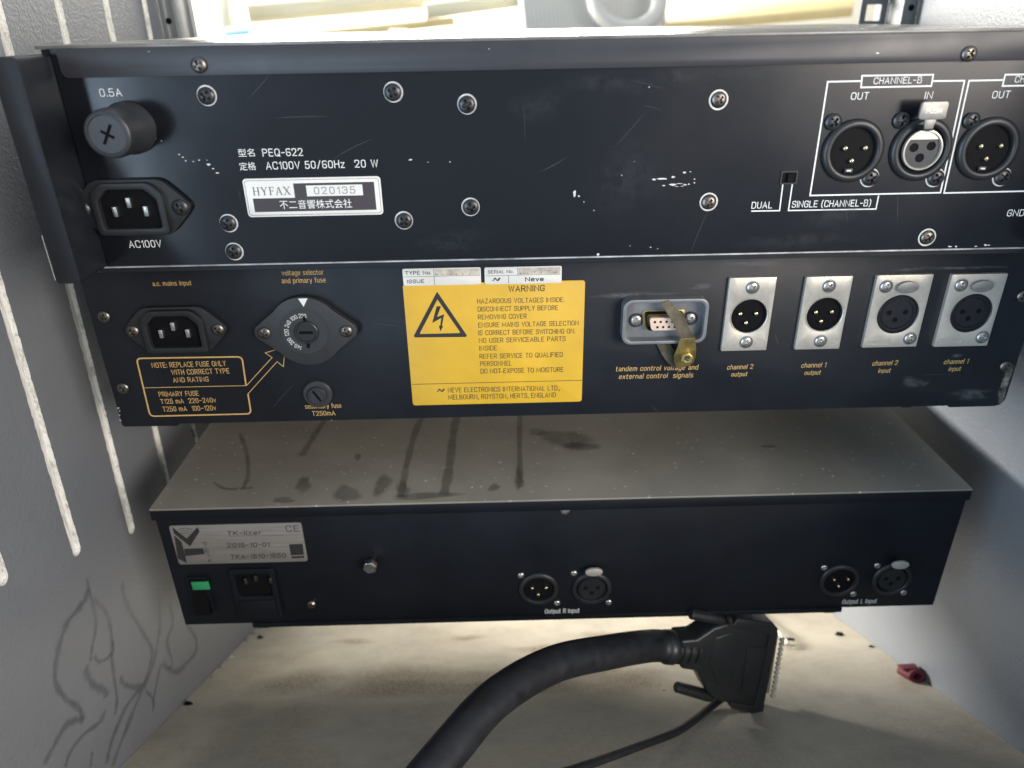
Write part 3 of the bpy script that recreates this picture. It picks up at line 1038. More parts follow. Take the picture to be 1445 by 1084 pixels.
def xlr_black(u, v, kind, us, vs2, tab=None):
    cx, cz = P1.p(u, v)
    mb = MB()
    mb.lathe([(12.6, Y1 + .1), (12.5, Y1 - 1.2), (11.6, Y1 - 2.0), (10.1, Y1 - 2.2), (9.5, Y1 - 1.8), (9.3, Y1 - 1.0), (9.3, Y1 - 0.1)], (cx, cz), 56)
    b = mb.build('connector_bezel', M['plastic'], u1, smooth=50)
    mb = MB().add([(p[0], Y1 - 0.09, p[1]) for p in circ(cx, cz, 9.4, 40)], [tuple(range(40))])
    mb.build('socket_recess', M['cavity'], b, recalc=False)
    if kind == 'm':
        xlr_pins(b, cx + 0.6, cz - 0.2, Y1 + 3.6, 1.05)
        mb = MB().box(cx - 2.2, cx + 1.2, Y1 - 1.3, Y1 - 0.1, cz - 8.6, cz - 6.9)
        mb.build('key_notch', M['bakelite'], b, bevel=0.2)
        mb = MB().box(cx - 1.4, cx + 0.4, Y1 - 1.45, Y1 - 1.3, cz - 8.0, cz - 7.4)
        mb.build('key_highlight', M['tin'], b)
    else:
        mb = MB().lathe([(8.0, Y1 - 0.1), (8.0, Y1 - 1.7), (7.4, Y1 - 1.8), (7.2, Y1 - 1.2), (7.2, Y1 - 0.4)], (cx + .3, cz), 48)
        mb.build('shell_ring', M['nickel'], b, smooth=40)
        mb = MB().add([(p[0], Y1 - 0.7, p[1]) for p in circ(cx + .3, cz, 7.3, 40)], [tuple(range(40))])
        ins = mb.build('contact_insert', M['bakelite'], b, recalc=False)
        for dx, dz in ((-3.4, 0.9), (3.6, 1.4), (-0.2, -3.2)):
            mb = MB().lathe([(1.75, Y1 - 0.72), (1.75, Y1 - 0.95), (1.35, Y1 - 0.95), (1.3, Y1 - 0.74), (0.02, Y1 - 0.74)], (cx + .3 + dx, cz + dz), 18)
            mb.build('contact_hole', M['cavity'], ins)
        mb = MB()
        arc = [(cx + .3 + 7.1 * math.cos(t), cz + 7.1 * math.sin(t)) for t in [math.radians(35 + 110 * i / 12) for i in range(13)]]
        mb.prism(arc, Y1 - 1.1, Y1 - 0.75)
        mb.build('latch_crescent', M['nickel'], b)
        tx, tz = P1.p(1317, 156, 8)
        mb = MB()
        mb.prism(rrect(tx - 5.4, tx + 5.4, tz - 3.3, tz + 3.3, 1.2), Y1 - 8.6, Y1 - 7.4)
        tb = mb.build('release_tab', M['tab'], b, bevel=0.3)
        mb = MB().prism([(tx - 2.4, tz - 3.2), (tx + 2.4, tz - 3.2), (tx + 1.6, cz + 9), (tx - 1.8, cz + 9)], Y1 - 7.8, Y1 - 6.9)
        mb.build('tab_neck', M['tab'], tb, bevel=0.2)
        mb = MB().box(tx - 2.0, tx + 2.0, Y1 - 7.6, Y1 - 0.5, cz + 8.2, cz + 10.0)
        mb.build('tab_stem', M['plastic'], tb, bevel=0.2)
        me = text_mesh("PUSH", M['steel'], 6.0, 1.9)
        link('lettering', me, tb, (tx - 3.0, Y1 - 8.66, tz - 1.0))
    for i, (a, c) in enumerate((us, vs2)):
        x, z = P1.p(a, c)
        if i == 1:
            w = link('washer', CRESC, u1, (x - 0.25, Y1 - 0.02, z + 0.1))
        link('screw', SCR_BLACK, u1, (x, Y1 - 0.15, z), (0, random.uniform(0, 1.5), 0))


xlr_black(1202.5, 213, 'm', (1175, 172), (1227.5, 251))
xlr_black(1298.5, 211, 'f', (1271, 170), (1320, 251))
xlr_black(1393, 210, 'm', (1370, 170), (1414, 250))

# name plate
mb = MB()
q = [P1.p(*t) for t in [(342, 252.5), (537, 248), (541, 302.5), (351, 306.5)]]
px0 = (q[0][0] + q[3][0]) / 2; px1 = (q[1][0] + q[2][0]) / 2; pz1 = (q[0][1] + q[1][1]) / 2; pz0 = (q[2][1] + q[3][1]) / 2
mb.prism(rrect(px0, px1, pz0, pz1, 1.5), Y1 - 0.55, Y1)
npl = mb.build('name_plate', M['label_white'], u1, bevel=0.15)
PN = Panel(Y1 - 0.55, u1)
mb = MB()
PN.line_mm(mb, rrect(px0 + .8, px1 - .8, pz0 + .8, pz1 - .8, 1.0), 0.16, close=True)
w_, h_ = px1 - px0, pz1 - pz0
ux = lambda t: px0 + t * w_
uz = lambda t: pz0 + t * h_
mb.build('border_line', M['black_ink'], npl, recalc=False)
mb = MB()
y = Y1 - 0.6
for (a, b, c, d) in ((0.055, 0.952, 0.135, 0.49), (0.365, 0.952, 0.49, 0.86)):
    mb.add([(ux(a), y, uz(c)), (ux(b), y, uz(c)), (ux(b), y, uz(d)), (ux(a), y, uz(d))], [(0, 1, 2, 3)])
mb.build('dark_field', M['brown_ink'], npl, recalc=False)
mb = MB().add([(ux(0.455), y - .05, uz(0.52)), (ux(0.865), y - .05, uz(0.52)), (ux(0.865), y - .05, uz(0.80)), (ux(0.455), y - .05, uz(0.80))], [(0, 1, 2, 3)])
mb.build('serial_field', M['label_white'], npl, recalc=False)
me = text_mesh("020135", M['grey_ink'], w_ * 0.30, h_ * 0.185, spacing=1.35); link('lettering', me, npl, (ux(0.51), y - .1, uz(0.57)))
me = text_mesh("不二音響株式会社", W, w_ * 0.53, h_ * 0.235, weight=0.012); link('lettering', me, npl, (ux(0.245), y - .1, uz(0.20)))


# serif word drawn stroke by stroke
def serif_word(word, x, z, w, h, m, parent, yy):
    mb = MB()
    k = {'H': 1.05, 'Y': 0.95, 'F': 0.8, 'A': 0.98, 'X': 0.98}
    tot = sum(k[c] for c in word) + 0.16 * (len(word) - 1)
    u = w / tot
    tk, tn = 0.17 * u, 0.075 * u
    def bar(a, b, t):
        a = Vector(a); b = Vector(b); d = (b - a).normalized(); n = Vector((-d.y, d.x)) * t / 2
        mb.add([(p.x, yy, p.y) for p in (a + n, b + n, b - n, a - n)], [(0, 1, 2, 3)])
    def ser(cx, cz, l=0.34):
        bar((cx - l * u / 2, cz), (cx + l * u / 2, cz), tn * 0.9)
    cx = x
    for c in word:
        cw = k[c] * u
        if c == 'H':
            for t, tt in ((0.2, tk), (0.8, tk)):
                bar((cx + cw * t, z), (cx + cw * t, z + h), tt); ser(cx + cw * t, z); ser(cx + cw * t, z + h)
            bar((cx + cw * .2, z + h * .5), (cx + cw * .8, z + h * .5), tn)
        elif c == 'Y':
            bar((cx + cw * .12, z + h), (cx + cw * .5, z + h * .45), tk); bar((cx + cw * .88, z + h), (cx + cw * .5, z + h * .45), tn)
            bar((cx + cw * .5, z), (cx + cw * .5, z + h * .47), tk); ser(cx + cw * .5, z); ser(cx + cw * .15, z + h); ser(cx + cw * .85, z + h)
        elif c == 'F':
            bar((cx + cw * .28, z), (cx + cw * .28, z + h), tk); ser(cx + cw * .28, z)
            bar((cx + cw * .1, z + h), (cx + cw * .92, z + h), tn); bar((cx + cw * .28, z + h * .52), (cx + cw * .75, z + h * .52), tn)
            bar((cx + cw * .9, z + h), (cx + cw * .9, z + h * .8), tn); bar((cx + cw * .75, z + h * .62), (cx + cw * .75, z + h * .42), tn)
        elif c == 'A':
            bar((cx + cw * .12, z), (cx + cw * .5, z + h), tn); bar((cx + cw * .5, z + h), (cx + cw * .86, z), tk)
            bar((cx + cw * .26, z + h * .35), (cx + cw * .72, z + h * .35), tn); ser(cx + cw * .12, z, .28); ser(cx + cw * .87, z)
        elif c == 'X':
            bar((cx + cw * .14, z + h), (cx + cw * .86, z), tk); bar((cx + cw * .86, z + h), (cx + cw * .14, z), tn)
            for a, b in ((.14, 0), (.86, 0), (.14, h), (.86, h)): ser(cx + cw * a, z + b, .3)
        cx += cw + 0.16 * u
    return mb.build('lettering', m, parent, recalc=False)


serif_word("HYFAX", ux(0.062), uz(0.575), w_ * 0.275, h_ * 0.20, M['grey_ink'], npl, y - .05)


def chips(pn, segs, m, parent, seed=1, out=0.07):       # irregular flakes of missing paint
    rnd = random.Random(seed)
    mb = MB()
    for u, v, ru, rv in segs:
        n = 9
        pts = []
        ph = rnd.uniform(0, 6)
        for i in range(n):
            a = 2 * math.pi * i / n
            k = rnd.uniform(0.55, 1.15)
            pts.append((u + ru * k * math.cos(a), v + rv * k * math.sin(a)))
        pn.flat(mb, pts, out)
    return tag(mb.build('paint_chip', m, parent, recalc=False), kind='stuff')


chips(P1, [(213, 193, 2.2, 1.2), (220, 196, 1.2, .7), (228, 199, 1.4, .6), (253, 218, 1.6, .9), (258, 222, 1.8, 1), (262, 227, 1, 1.2), (273, 228, 1.5, .7),
           (281, 226, 2.4, .9), (294, 232, 3.2, 2.0), (301, 238, 2, 1), (307, 244, 3.2, 1.0), (292, 226, .8, .8),
           (579, 225.5, 3, 1.2), (635, 228.5, 1.2, .9), (604, 229, 1.6, .5),
           (811, 273, 2.3, 6), (817, 277, 1.8, 1.6), (838, 297, .9, .9), (824, 285, 1, .7),
           (923, 253, 3.6, 1.6), (935, 252.5, 8, 1.2), (950, 250, 3.2, 1.6), (955, 261, 14, 2.0), (958, 261, 7, 3.4), (936, 262, 3, 1), (966, 243.5, 2.6, 1.8), (974, 242.5, 1.6, .7), (972, 260, 1.6, 1),
           (980, 253, 1, 1), (980, 258, 1.2, .9), (895, 228, .7, .7), (877.5, 247.5, .8, .8), (916, 123, .9, .9), (844, 359, 2.6, 2.0), (918, 349, 1.4, .7), (928, 351, 1, .7), (889, 347, .8, .6),
           (1340, 348, 3.4, 1.4), (1349, 348, 2, 1.2), (1377, 347.6, 2, .8), (1390, 346, 2.6, 1.4), (1395, 346, 2.4, 1)], M['ring'], rear1, 3)

def hairlines(pn, parent, n, seed, box, m):             # faint rub marks and hairline scratches
    rnd = random.Random(seed)
    mb = MB()
    for i in range(n):
        u, v = rnd.uniform(box[0], box[2]), rnd.uniform(box[1], box[3])
        a = rnd.gauss(0, .5) if rnd.random() < .6 else rnd.uniform(0, 3.1)
        x, z = pn.p(u, v)
        L = rnd.uniform(1.5, 12)
        c_ = Vector((x, pn.y - .03 - i * .0006, z)); d = Vector((math.cos(a), 0, math.sin(a))) * L
        nn = Vector((-math.sin(a), 0, math.cos(a))) * rnd.uniform(-1, 1)
        soft_strip(mb, [c_ - d, c_ - d * .4 + nn * .5, c_ + d * .3 + nn * .6, c_ + d], rnd.uniform(.16, .34), Vector((0, 1, 0)), .4)
    tag(mb.build('hairline_scratch', m, parent, recalc=False), kind='stuff')


hairlines(P1, rear1, 18, 21, (130, 110, 1400, 350), M['hairline'])
PL = Panel(Y1 - 1.6, u1)
chips(PL, [(1238, 75, 2.6, .8), (210, 73, 2, .5), (690, 69, 1.5, .6)], M['ring'], u1, 5)
mb = MB()
for u, v, ru, rv in ((860, 118, 70, 20), (960, 108, 60, 12), (1040, 104, 50, 9), (1090, 100, 60, 7), (760, 150, 40, 30), (890, 250, 60, 70), (1180, 300, 60, 30), (1120, 340, 120, 12), (640, 340, 60, 20)):
    x, z = P1.p(u, v)
    mb = MB()
    soft_blob(mb, (x, Y1 - 0.05 - ru * .0002, z), (ru / 3.4, 0, 0), (0, 0, rv / 3.5), rim=0.2)
    mb.build('worn_patch', M['wear'], rear1, recalc=False)


# ================================================================== UNIT 2 : middle unit
Y2 = 0.0
u2 = thing('rack_compressor', (0, 120, -177.3), "matte black middle unit with orange print and a yellow warning label, sockets in silver plates", "rack unit", "audio units bolted in the rack")
P2 = Panel(Y2, u2)
ZT2, ZB2 = -96.2, -177.3
pr = rpoly([(-225.6, ZB2 + 0.4), (-199, ZB2 - .2), (-197.5, ZB2 + 0.6), (195, ZB2 + 0.6), (197, ZB2 - .2), (225.4, ZB2 + 0.2), (225.4, ZT2 + .6), (-220, ZT2 + .6), (-225.6, ZT2 - 6)], 1.0, 3)
pr = [(-225.6, ZB2 + 1.0), (-224.6, ZB2), (-198, ZB2 - .3), (-196.5, ZB2 + .9), (172, ZB2 + .9), (173, ZB2 + .4), (177, ZB2 + .4), (178, ZB2 + 0.9), (196, ZB2 + .9), (197.5, ZB2 - .1), (221, ZB2), (223.6, ZB2 + 1), (225.4, ZB2 + 4),
      (225.4, ZT2), (-225.6, ZT2)]
mb = MB().prism(pr, Y2, Y2 + 1.6)
rear2 = mb.build('rear_panel', M['matte_black'], u2, bevel=0.3)
mb = MB().box(-224.6, 224.4, Y2 + 1.6, 250, ZB2 + 1.3, ZT2 - .5)
mb.build('chassis', M['matte_black'], u2)
mb = MB().box(-238, 238, 252.6, 256, ZB2, -89.5)
mb.build('front_panel', M['lip_black'], u2)

body2 = iec_inlet(P2, (188, 465), (313, 462), 'dark')
for u, v in [(147, 447), (174, 548), (1418.6, 517), (1443, 418)]:
    x, z = P2.p(u, v)
    link('screw', SCR_DARK, u2, (x, Y2, z), (0, random.uniform(0, 1.5), 0))

# voltage selector
cx, cz = P2.p(434, 464)
mb = MB()
th = math.acos(13.3 / 19.5)
pts = []
for i in range(21):
    a = math.radians(38) + (math.radians(104)) * i / 20
    pts.append((cx + 17.4 * math.cos(a), cz + 17.4 * math.sin(a)))
for i in range(9):
    a = math.radians(142) + math.radians(76) * i / 8
    pts.append((cx - 19.4 + 4.9 * math.cos(a), cz + 4.9 * math.sin(a)))
for i in range(21):
    a = math.radians(218) + math.radians(104) * i / 20
    pts.append((cx + 17.4 * math.cos(a), cz + 17.4 * math.sin(a)))
for i in range(9):
    a = math.radians(-38) + math.radians(76) * i / 8
    pts.append((cx + 19.4 + 4.9 * math.cos(a), cz + 4.9 * math.sin(a)))
mb.prism(pts, Y2 - 4.2, Y2)
vs_ = mb.build('voltage_selector', M['bakelite'], u2, bevel=0.7)
YV = Y2 - 4.2
mb = MB().lathe([(11.8, YV + .05), (11.8, YV - .25), (11.3, YV - .3), (11.2, YV - .08), (0.02, YV - .08)], (cx - .5, cz), 48)
mb.build('selector_disc', M['bakelite'], vs_)
mb = MB().lathe([(5.6, YV), (5.6, YV - .9), (5.2, YV - 1.2), (4.6, YV - 1.2), (4.3, YV - .7), (0.02, YV - .7)], (cx + .6, cz), 40)
kn = mb.build('fuse_cap', M['plastic'], vs_)
mb = MB().box(cx - 2.8, cx + 3.6, YV - .82, YV - .72, cz - .7, cz + .7)
mb.build('driver_slot', M['cavity'], kn)
mb = MB()
for s_ in (1, -1):
    mb.prism([(cx + .6 - .7, cz + s_ * 5.6), (cx + .6 + .7, cz + s_ * 5.6), (cx + .6 + .3, cz + s_ * 8.2), (cx + .6 - .9, cz + s_ * 8.0)], YV - .5, YV - .05)
mb.build('index_notch', M['cavity'], vs_)
PV = Panel(YV, u2)
a, b, c_ = PV.p(428 - 7.5, 421.5), PV.p(428 + 6, 421), PV.p(428.5, 433)
mb = MB().add([(a[0], YV - .06, a[1]), (b[0], YV - .06, b[1]), (c_[0], YV - .06, c_[1])], [(0, 1, 2)])
mb.build('white_pointer', W, vs_, recalc=False)
for s_, ang in (("220", 88), ("100", 118), ("240", 148), ("120", 180), ("200", 212), ("140", 242)):
    me = text_mesh(s_, W, 3.5, 2.1)
    a = math.radians(ang)
    rr = 8.3
    px_, pz_ = cx - .5 + rr * math.cos(a), cz + rr * math.sin(a)
    rot = a - math.pi / 2
    ox = -1.75 * math.cos(rot) + 1.05 * math.sin(rot)
    oz = -1.75 * math.sin(rot) - 1.05 * math.cos(rot)
    o = link('lettering', me, vs_, (px_ + ox, YV - .34, pz_ + oz))
    o.rotation_euler = (0, -rot, 0)
for x in (cx - 19.3, cx + 19.3):
    link('screw', SCR_DARK, vs_, (x, YV, cz), (0, random.uniform(0, 1.5), 0))
# secondary fuse knob
fx, fz = P2.p(449, 555)
mb = MB().lathe([(7.4, Y2), (7.3, Y2 - 1.4), (6.8, Y2 - 1.9), (4.9, Y2 - 2.0), (4.7, Y2 - 3.3), (4.3, Y2 - 3.7), (3.8, Y2 - 3.7), (3.6, Y2 - 3.2), (.02, Y2 - 3.2)], (fx, fz), 44)
fk = mb.build('secondary_fuse_holder', M['bakelite'], u2, smooth=40)
mb = MB()
d = Vector((math.cos(2.1), math.sin(2.1))); e = Vector((-d.y, d.x)); c0 = Vector((fx, fz))
qq = [c0 + d * 3.3 + e * .6, c0 - d * 3.3 + e * .6, c0 - d * 3.3 - e * .6, c0 + d * 3.3 - e * .6]
mb.add([(p.x, Y2 - 3.3, p.y) for p in qq], [(0, 1, 2, 3)])
mb.build('driver_slot', M['cavity'], fk, recalc=False)

O = M['orange_ink']
def t2(s_, l, r, cap, **k): return P2.text(s_, l, r, cap, O, parent=rear2, **k)
t2("a.c. mains input", (216, 404), (271, 402.5), 6.8)
t2("voltage selector", (398, 389), (457, 387.5), 7.2)
t2("and primary fuse", (398, 400), (460, 398.5), 7.2)
t2("NOTE: REPLACE FUSE ONLY", (215, 519.8), (319.5, 516.5), 7.4)
t2("WITH CORRECT TYPE", (242.7, 529.5), (324.4, 527), 7.4)
t2("AND RATING", (245, 540), (295, 538.5), 7)
t2("PRIMARY FUSE", (224.8, 560), (281.3, 558.5), 7)
t2("T125 mA  220–240v", (227.6, 570.5), (305.3, 568), 7)
t2("T250 mA  100–120v", (230.5, 581), (305.5, 579), 7)
t2("secondary fuse", (431, 577), (482, 575.5), 6.6)
t2("T250mA", (441, 587), (473.5, 586), 6.6)
t2("tandem control voltage and", (868.5, 524), (984.5, 521.5), 6.8, shear=.12)
t2("external control  signals", (873, 535), (977.5, 532.5), 6.8, shear=.12)
t2("channel 2", (1025.6, 522), (1062, 520.5), 6.6, shear=.12)
t2("output", (1031.4, 531.5), (1054, 530.8), 6.2, shear=.12)
t2("channel 1", (1130, 519.3), (1165, 518), 6.6, shear=.12)
t2("output", (1134.6, 529.3), (1157.4, 528.5), 6.2, shear=.12)
t2("channel 2", (1230.4, 516.5), (1266, 515), 6.6, shear=.12)
t2("input", (1238.7, 526.3), (1255.8, 525.8), 6.2, shear=.12)
t2("channel 1", (1331, 514.2), (1365.5, 513), 6.6, shear=.12)
t2("input", (1338, 523.8), (1355, 523.3), 6.2, shear=.12)
mb = MB()
box_pts = [P2.p(*t) for t in [(347.3, 544), (341.5, 503.5), (192.5, 505.8), (212, 587.5), (354.5, 584), (350, 556)]]
bp = [Vector(p) for p in box_pts]
rounded = [bp[0]]
for i in (1, 2, 3, 4):
    p0, p, p1 = bp[i - 1], bp[i], bp[i + 1]
    a = p + (p0 - p).normalized() * 2.4; b = p + (p1 - p).normalized() * 2.4
    for k in range(6):
        t = k / 5
        rounded.append(a * (1 - t) ** 2 + p * 2 * t * (1 - t) + b * t * t)
rounded.append(bp[5])
P2.line_mm(mb, rounded, 0.75)
P2.line(mb, [(204, 547.3), (347.5, 544.2)], 0.32, out=.08)
P2.line(mb, [(348, 544), (384, 504.6), (374.4, 498), (391.5, 492.8)], 0.34, out=.08)
P2.line(mb, [(349.8, 556), (391, 510.4), (400, 517.4), (401.6, 499)], 0.34, out=.08)
mb.build('printed_line', O, rear2, recalc=False)

# warning label
q = [P2.p(*t) for t in [(569, 401), (825.7, 395.2), (820.8, 566.5), (582, 571.8)]]
wx0 = (q[0][0] + q[3][0]) / 2; wx1 = (q[1][0] + q[2][0]) / 2; wz1 = (q[0][1] + q[1][1]) / 2; wz0 = (q[2][1] + q[3][1]) / 2
mb = MB().prism(rrect(wx0, wx1, wz0, wz1, 1.4), Y2 - 0.3, Y2)
wl = mb.build('warning_label', M['yellow'], u2, bevel=0.08)
PW = Panel(Y2 - 0.3, u2)
K = M['black_ink']
def tw(s_, l, r, cap, **k):
    f = lambda p: (540 + p[0] / 4.516, 360 + p[1] / 4.516)
    return PW.text(s_, f(l), f(r), cap / 4.516, K, parent=wl, **k)
tw("WARNING", (802, 236), (1032, 230), 40, weight=.006)
tw("HAZARDOUS VOLTAGES INSIDE.", (603, 308), (1158, 299), 31)
tw("DISCONNECT SUPPLY BEFORE", (606, 360), (1118, 350), 31)
tw("REMOVING COVER", (608, 411), (918, 404), 31)
tw("ENSURE MAINS VOLTAGE SELECTION", (610, 462), (1248, 448), 31)
tw("IS CORRECT BEFORE SWITCHING ON.", (611, 510), (1226, 499), 31)
tw("NO USER SERVICEABLE PARTS", (614, 560), (1165, 548), 31)
tw("INSIDE", (616, 609), (730, 607), 31)
tw("REFER SERVICE TO QUALIFIED", (618, 661), (1148, 649), 31)
tw("PERSONNEL", (621, 707), (822, 704), 31)
tw("DO NOT EXPOSE TO MOISTURE", (624, 755), (1152, 744), 31)
tw("NEVE ELECTRONICS INTERNATIONAL LTD.,", (416, 874), (1130, 862), 31)
tw("MELBOURN, ROYSTON, HERTS, ENGLAND", (420, 921), (1103, 906), 31)
mb = MB()
f4 = lambda p: (540 + p[0] / 4.516, 360 + p[1] / 4.516)
PW.line(mb, [f4((186, 824)), f4((1271, 798))], 0.28)
PW.line(mb, [f4((738, 745)), f4((772, 743))], 0.2, out=.1)
def logo(pn, mb, cx0, cy0, s0, sc):
    for poly in ([(-1, .45), (-.45, -.45), (-.2, -.45), (.25, .2), (.12, .45), (-.32, -.12), (-.72, .45)],
                 [(.25, .2), (.55, -.45), (1.05, -.45), (.5, .45), (.12, .45)]):
        pn.flat(mb, [(cx0 + x * s0, cy0 + yv * s0 * sc) for x, yv in poly], .07)
logo(PW, mb, 540 + 371 / 4.516, 360 + 862 / 4.516, 5.8, .85)
# triangle ring and lightning arrow
tri_o = [PW.p(*f4(p)) for p in [(349, 236), (537, 512), (530, 522), (204, 525), (199, 514), (345, 236)]]
tri_i = [PW.p(*f4(p)) for p in [(350, 284), (493, 490), (490, 497), (240, 503), (238, 496), (348, 284)]]
yy = Y2 - .37
n = 6
mb.add([(p[0], yy, p[1]) for p in tri_o] + [(p[0], yy, p[1]) for p in tri_i], [(i, (i + 1) % n, n + (i + 1) % n, n + i) for i in range(n)])
PW.flat(mb, [f4(p) for p in [(344, 326), (371, 326), (347, 394), (316, 433)]])
PW.flat(mb, [f4(p) for p in [(347, 394), (392, 377), (389, 392), (316, 433)]], .072)
PW.flat(mb, [f4(p) for p in [(376, 384), (391, 377), (377, 458), (366, 456)]], .074)
PW.flat(mb, [f4(p) for p in [(358, 450), (386, 452), (368, 486)]], .076)
mb.build('printed_symbol', K, wl, recalc=False)


def small_plate(quad, name):
    q = [P2.p(*t) for t in quad]
    x0 = (q[0][0] + q[3][0]) / 2; x1 = (q[1][0] + q[2][0]) / 2; z1 = (q[0][1] + q[1][1]) / 2; z0 = (q[2][1] + q[3][1]) / 2
    mb = MB().prism(rrect(x0, x1, z0, z1, .8), Y2 - .8, Y2 - .35)
    return mb.build(name, M['label_white'], u2, bevel=0.1), x0, x1, z0, z1


PT = Panel(Y2 - .8, u2)
tp, x0, x1, z0, z1 = small_plate([(568.2, 379), (678.4, 376.2), (679, 400.5), (569.5, 403.2)], 'type_plate')
w_, h_ = x1 - x0, z1 - z0
mb = MB(); PT.line_mm(mb, [(x0 + .4, z0 + h_ * .53), (x1 - .4, z0 + h_ * .53)], .16); PT.line_mm(mb, [(x0 + w_ * .40, z0 + .3), (x0 + w_ * .40, z1 - .3)], .16, out=.07)
mb.build('printed_line', K, tp, recalc=False)
mb = MB().add([(x0 + w_ * .41, Y2 - .84, z0 + h_ * .56), (x1 - .5, Y2 - .84, z0 + h_ * .56), (x1 - .5, Y2 - .84, z1 - .6), (x0 + w_ * .41, Y2 - .84, z1 - .6)], [(0, 1, 2, 3)])
mb.build('type_field', M['label_smudge'], tp, recalc=False)
link('lettering', text_mesh("TYPE No.", K, w_ * .33, h_ * .22, weight=.01), tp, (x0 + w_ * .035, Y2 - .87, z0 + h_ * .64))
link('lettering', text_mesh("ISSUE", K, w_ * .22, h_ * .22, weight=.01), tp, (x0 + w_ * .05, Y2 - .87, z0 + h_ * .15))
sp_, x0, x1, z0, z1 = small_plate([(683.5, 376.8), (792.4, 374.6), (792.6, 398.5), (684.2, 401)], 'serial_plate')
w_, h_ = x1 - x0, z1 - z0
mb = MB(); PT.line_mm(mb, [(x0 + .4, z0 + h_ * .51), (x1 - .4, z0 + h_ * .51)], .16); PT.line_mm(mb, [(x0 + w_ * .43, z0 + h_ * .51), (x0 + w_ * .43, z1 - .3)], .16, out=.07)
PT.line_mm(mb, [(x0 + w_ * .31, z0 + .3), (x0 + w_ * .31, z0 + h_ * .51)], .16, out=.07)
logo(PT, mb, 540 + 725 / 4.516, 360 + 155 / 4.516, 6.0, .85)
mb.build('printed_line', K, sp_, recalc=False)
mb = MB().add([(x0 + w_ * .44, Y2 - .84, z0 + h_ * .54), (x1 - .6, Y2 - .84, z0 + h_ * .54), (x1 - .6, Y2 - .84, z1 - .6), (x0 + w_ * .44, Y2 - .84, z1 - .6)], [(0, 1, 2, 3)])
mb.build('serial_field', M['label_smudge'], sp_, recalc=False)
for (pl, xa, wv) in ((tp, P2.p(617, 390)[0], 15), (sp_, P2.p(735, 387)[0], 16)):
    mb = MB()
    for i in range(6):
        xx = xa + i * wv / 5
        zz = z0 + h_ * .62 + random.uniform(-.4, .9)
        mb.add([(p[0], Y2 - .9, p[1]) for p in circ(xx, zz, random.uniform(.16, .3), 8)], [tuple(range(8))])
    mb.build('punched_dot', K, pl, recalc=False)
link('lettering', text_mesh("SERIAL No.", K, w_ * .33, h_ * .19, weight=.006), sp_, (x0 + w_ * .045, Y2 - .87, z0 + h_ * .64))
link('lettering', text_mesh("Neve", K, w_ * .245, h_ * .28, weight=.03), sp_, (x0 + w_ * .525, Y2 - .87, z0 + h_ * .13))

# 9-way socket in its grey shroud
q = [P2.p(*t, 6) for t in [(880, 424), (994, 424), (997, 484), (885, 484)]]
sx0, sz1 = P2.p(880.5, 424, 6.5); sx1, sz0 = P2.p(995.5, 484.5, 6.5)
mb = MB().ring(rrect(sx0, sx1, sz0, sz1, 4.5, 5), rrect(sx0 + 1.7, sx1 - 1.7, sz0 + 1.7, sz1 - 1.7, 3.4, 5), Y2 - 6.5, Y2, Y2 - 1.0)
sh = mb.build('socket_shroud', M['grey_shell'], u2, bevel=0.4)
mb = MB().prism(rrect(sx0 + 1.5, sx1 - 1.5, sz0 + 1.5, sz1 - 1.5, 3.0, 5), Y2 - 1.0, Y2 - .05)
mb.build('shroud_base', M['grey_shell'], sh)
dcx = (P2.p(897.5, 451.7, 1)[0] + P2.p(973.6, 449, 1)[0]) / 2; dcz = P2.p(935, 450.5, 1)[1]
def dshape(cx, cz, w, h, sl=1.3, r=1.6):
    return rpoly([(cx - w / 2, cz + h / 2), (cx + w / 2, cz + h / 2), (cx + w / 2 - sl, cz - h / 2), (cx - w / 2 + sl, cz - h / 2)], r, 4)
mb = MB().prism(dshape(dcx, dcz, 20.5, 9.6, 0.9), Y2 - 1.6, Y2 - 1.0)
mb.build('brass_flange', M['brass'], sh, bevel=.15)
mb = MB().ring(dshape(dcx, dcz, 18.6, 8.6), dshape(dcx, dcz, 17.4, 7.6), Y2 - 4.6, Y2 - 1.6, Y2 - 1.6)
mb.build('socket_shell', M['cavity'], sh)
mb = MB().prism(dshape(dcx + .8, dcz - 1.0, 16.4, 6.4), Y2 - 5.2, Y2 - 1.8)
ins = mb.build('socket_insert', M['pink'], sh, bevel=.3)
for row, (nn, dz) in enumerate(((5, .15), (4, -2.5))):
    for i in range(nn):
        xx = dcx + .8 + (i - (nn - 1) / 2) * 2.75
        mb = MB().lathe([(.62, Y2 - 5.24), (.62, Y2 - 5.26), (.02, Y2 - 5.26)], (xx, dcz + dz + .1), 12)
        mb.build('contact_hole', M['cavity'], ins)
for t in ((897.5, 451.7), (973.6, 449)):
    x, z = P2.p(*t, 1)
    mb = MB().lathe([(3.5, Y2 - 1.0), (3.5, Y2 - 1.5), (2.6, Y2 - 1.5)], (x, z), 28)
    mb.build('washer', M['black_screw'], sh)
    link('screw', SCR_STEEL, sh, (x, Y2 - 1.4, z), (0, random.uniform(0, 1.5), 0))
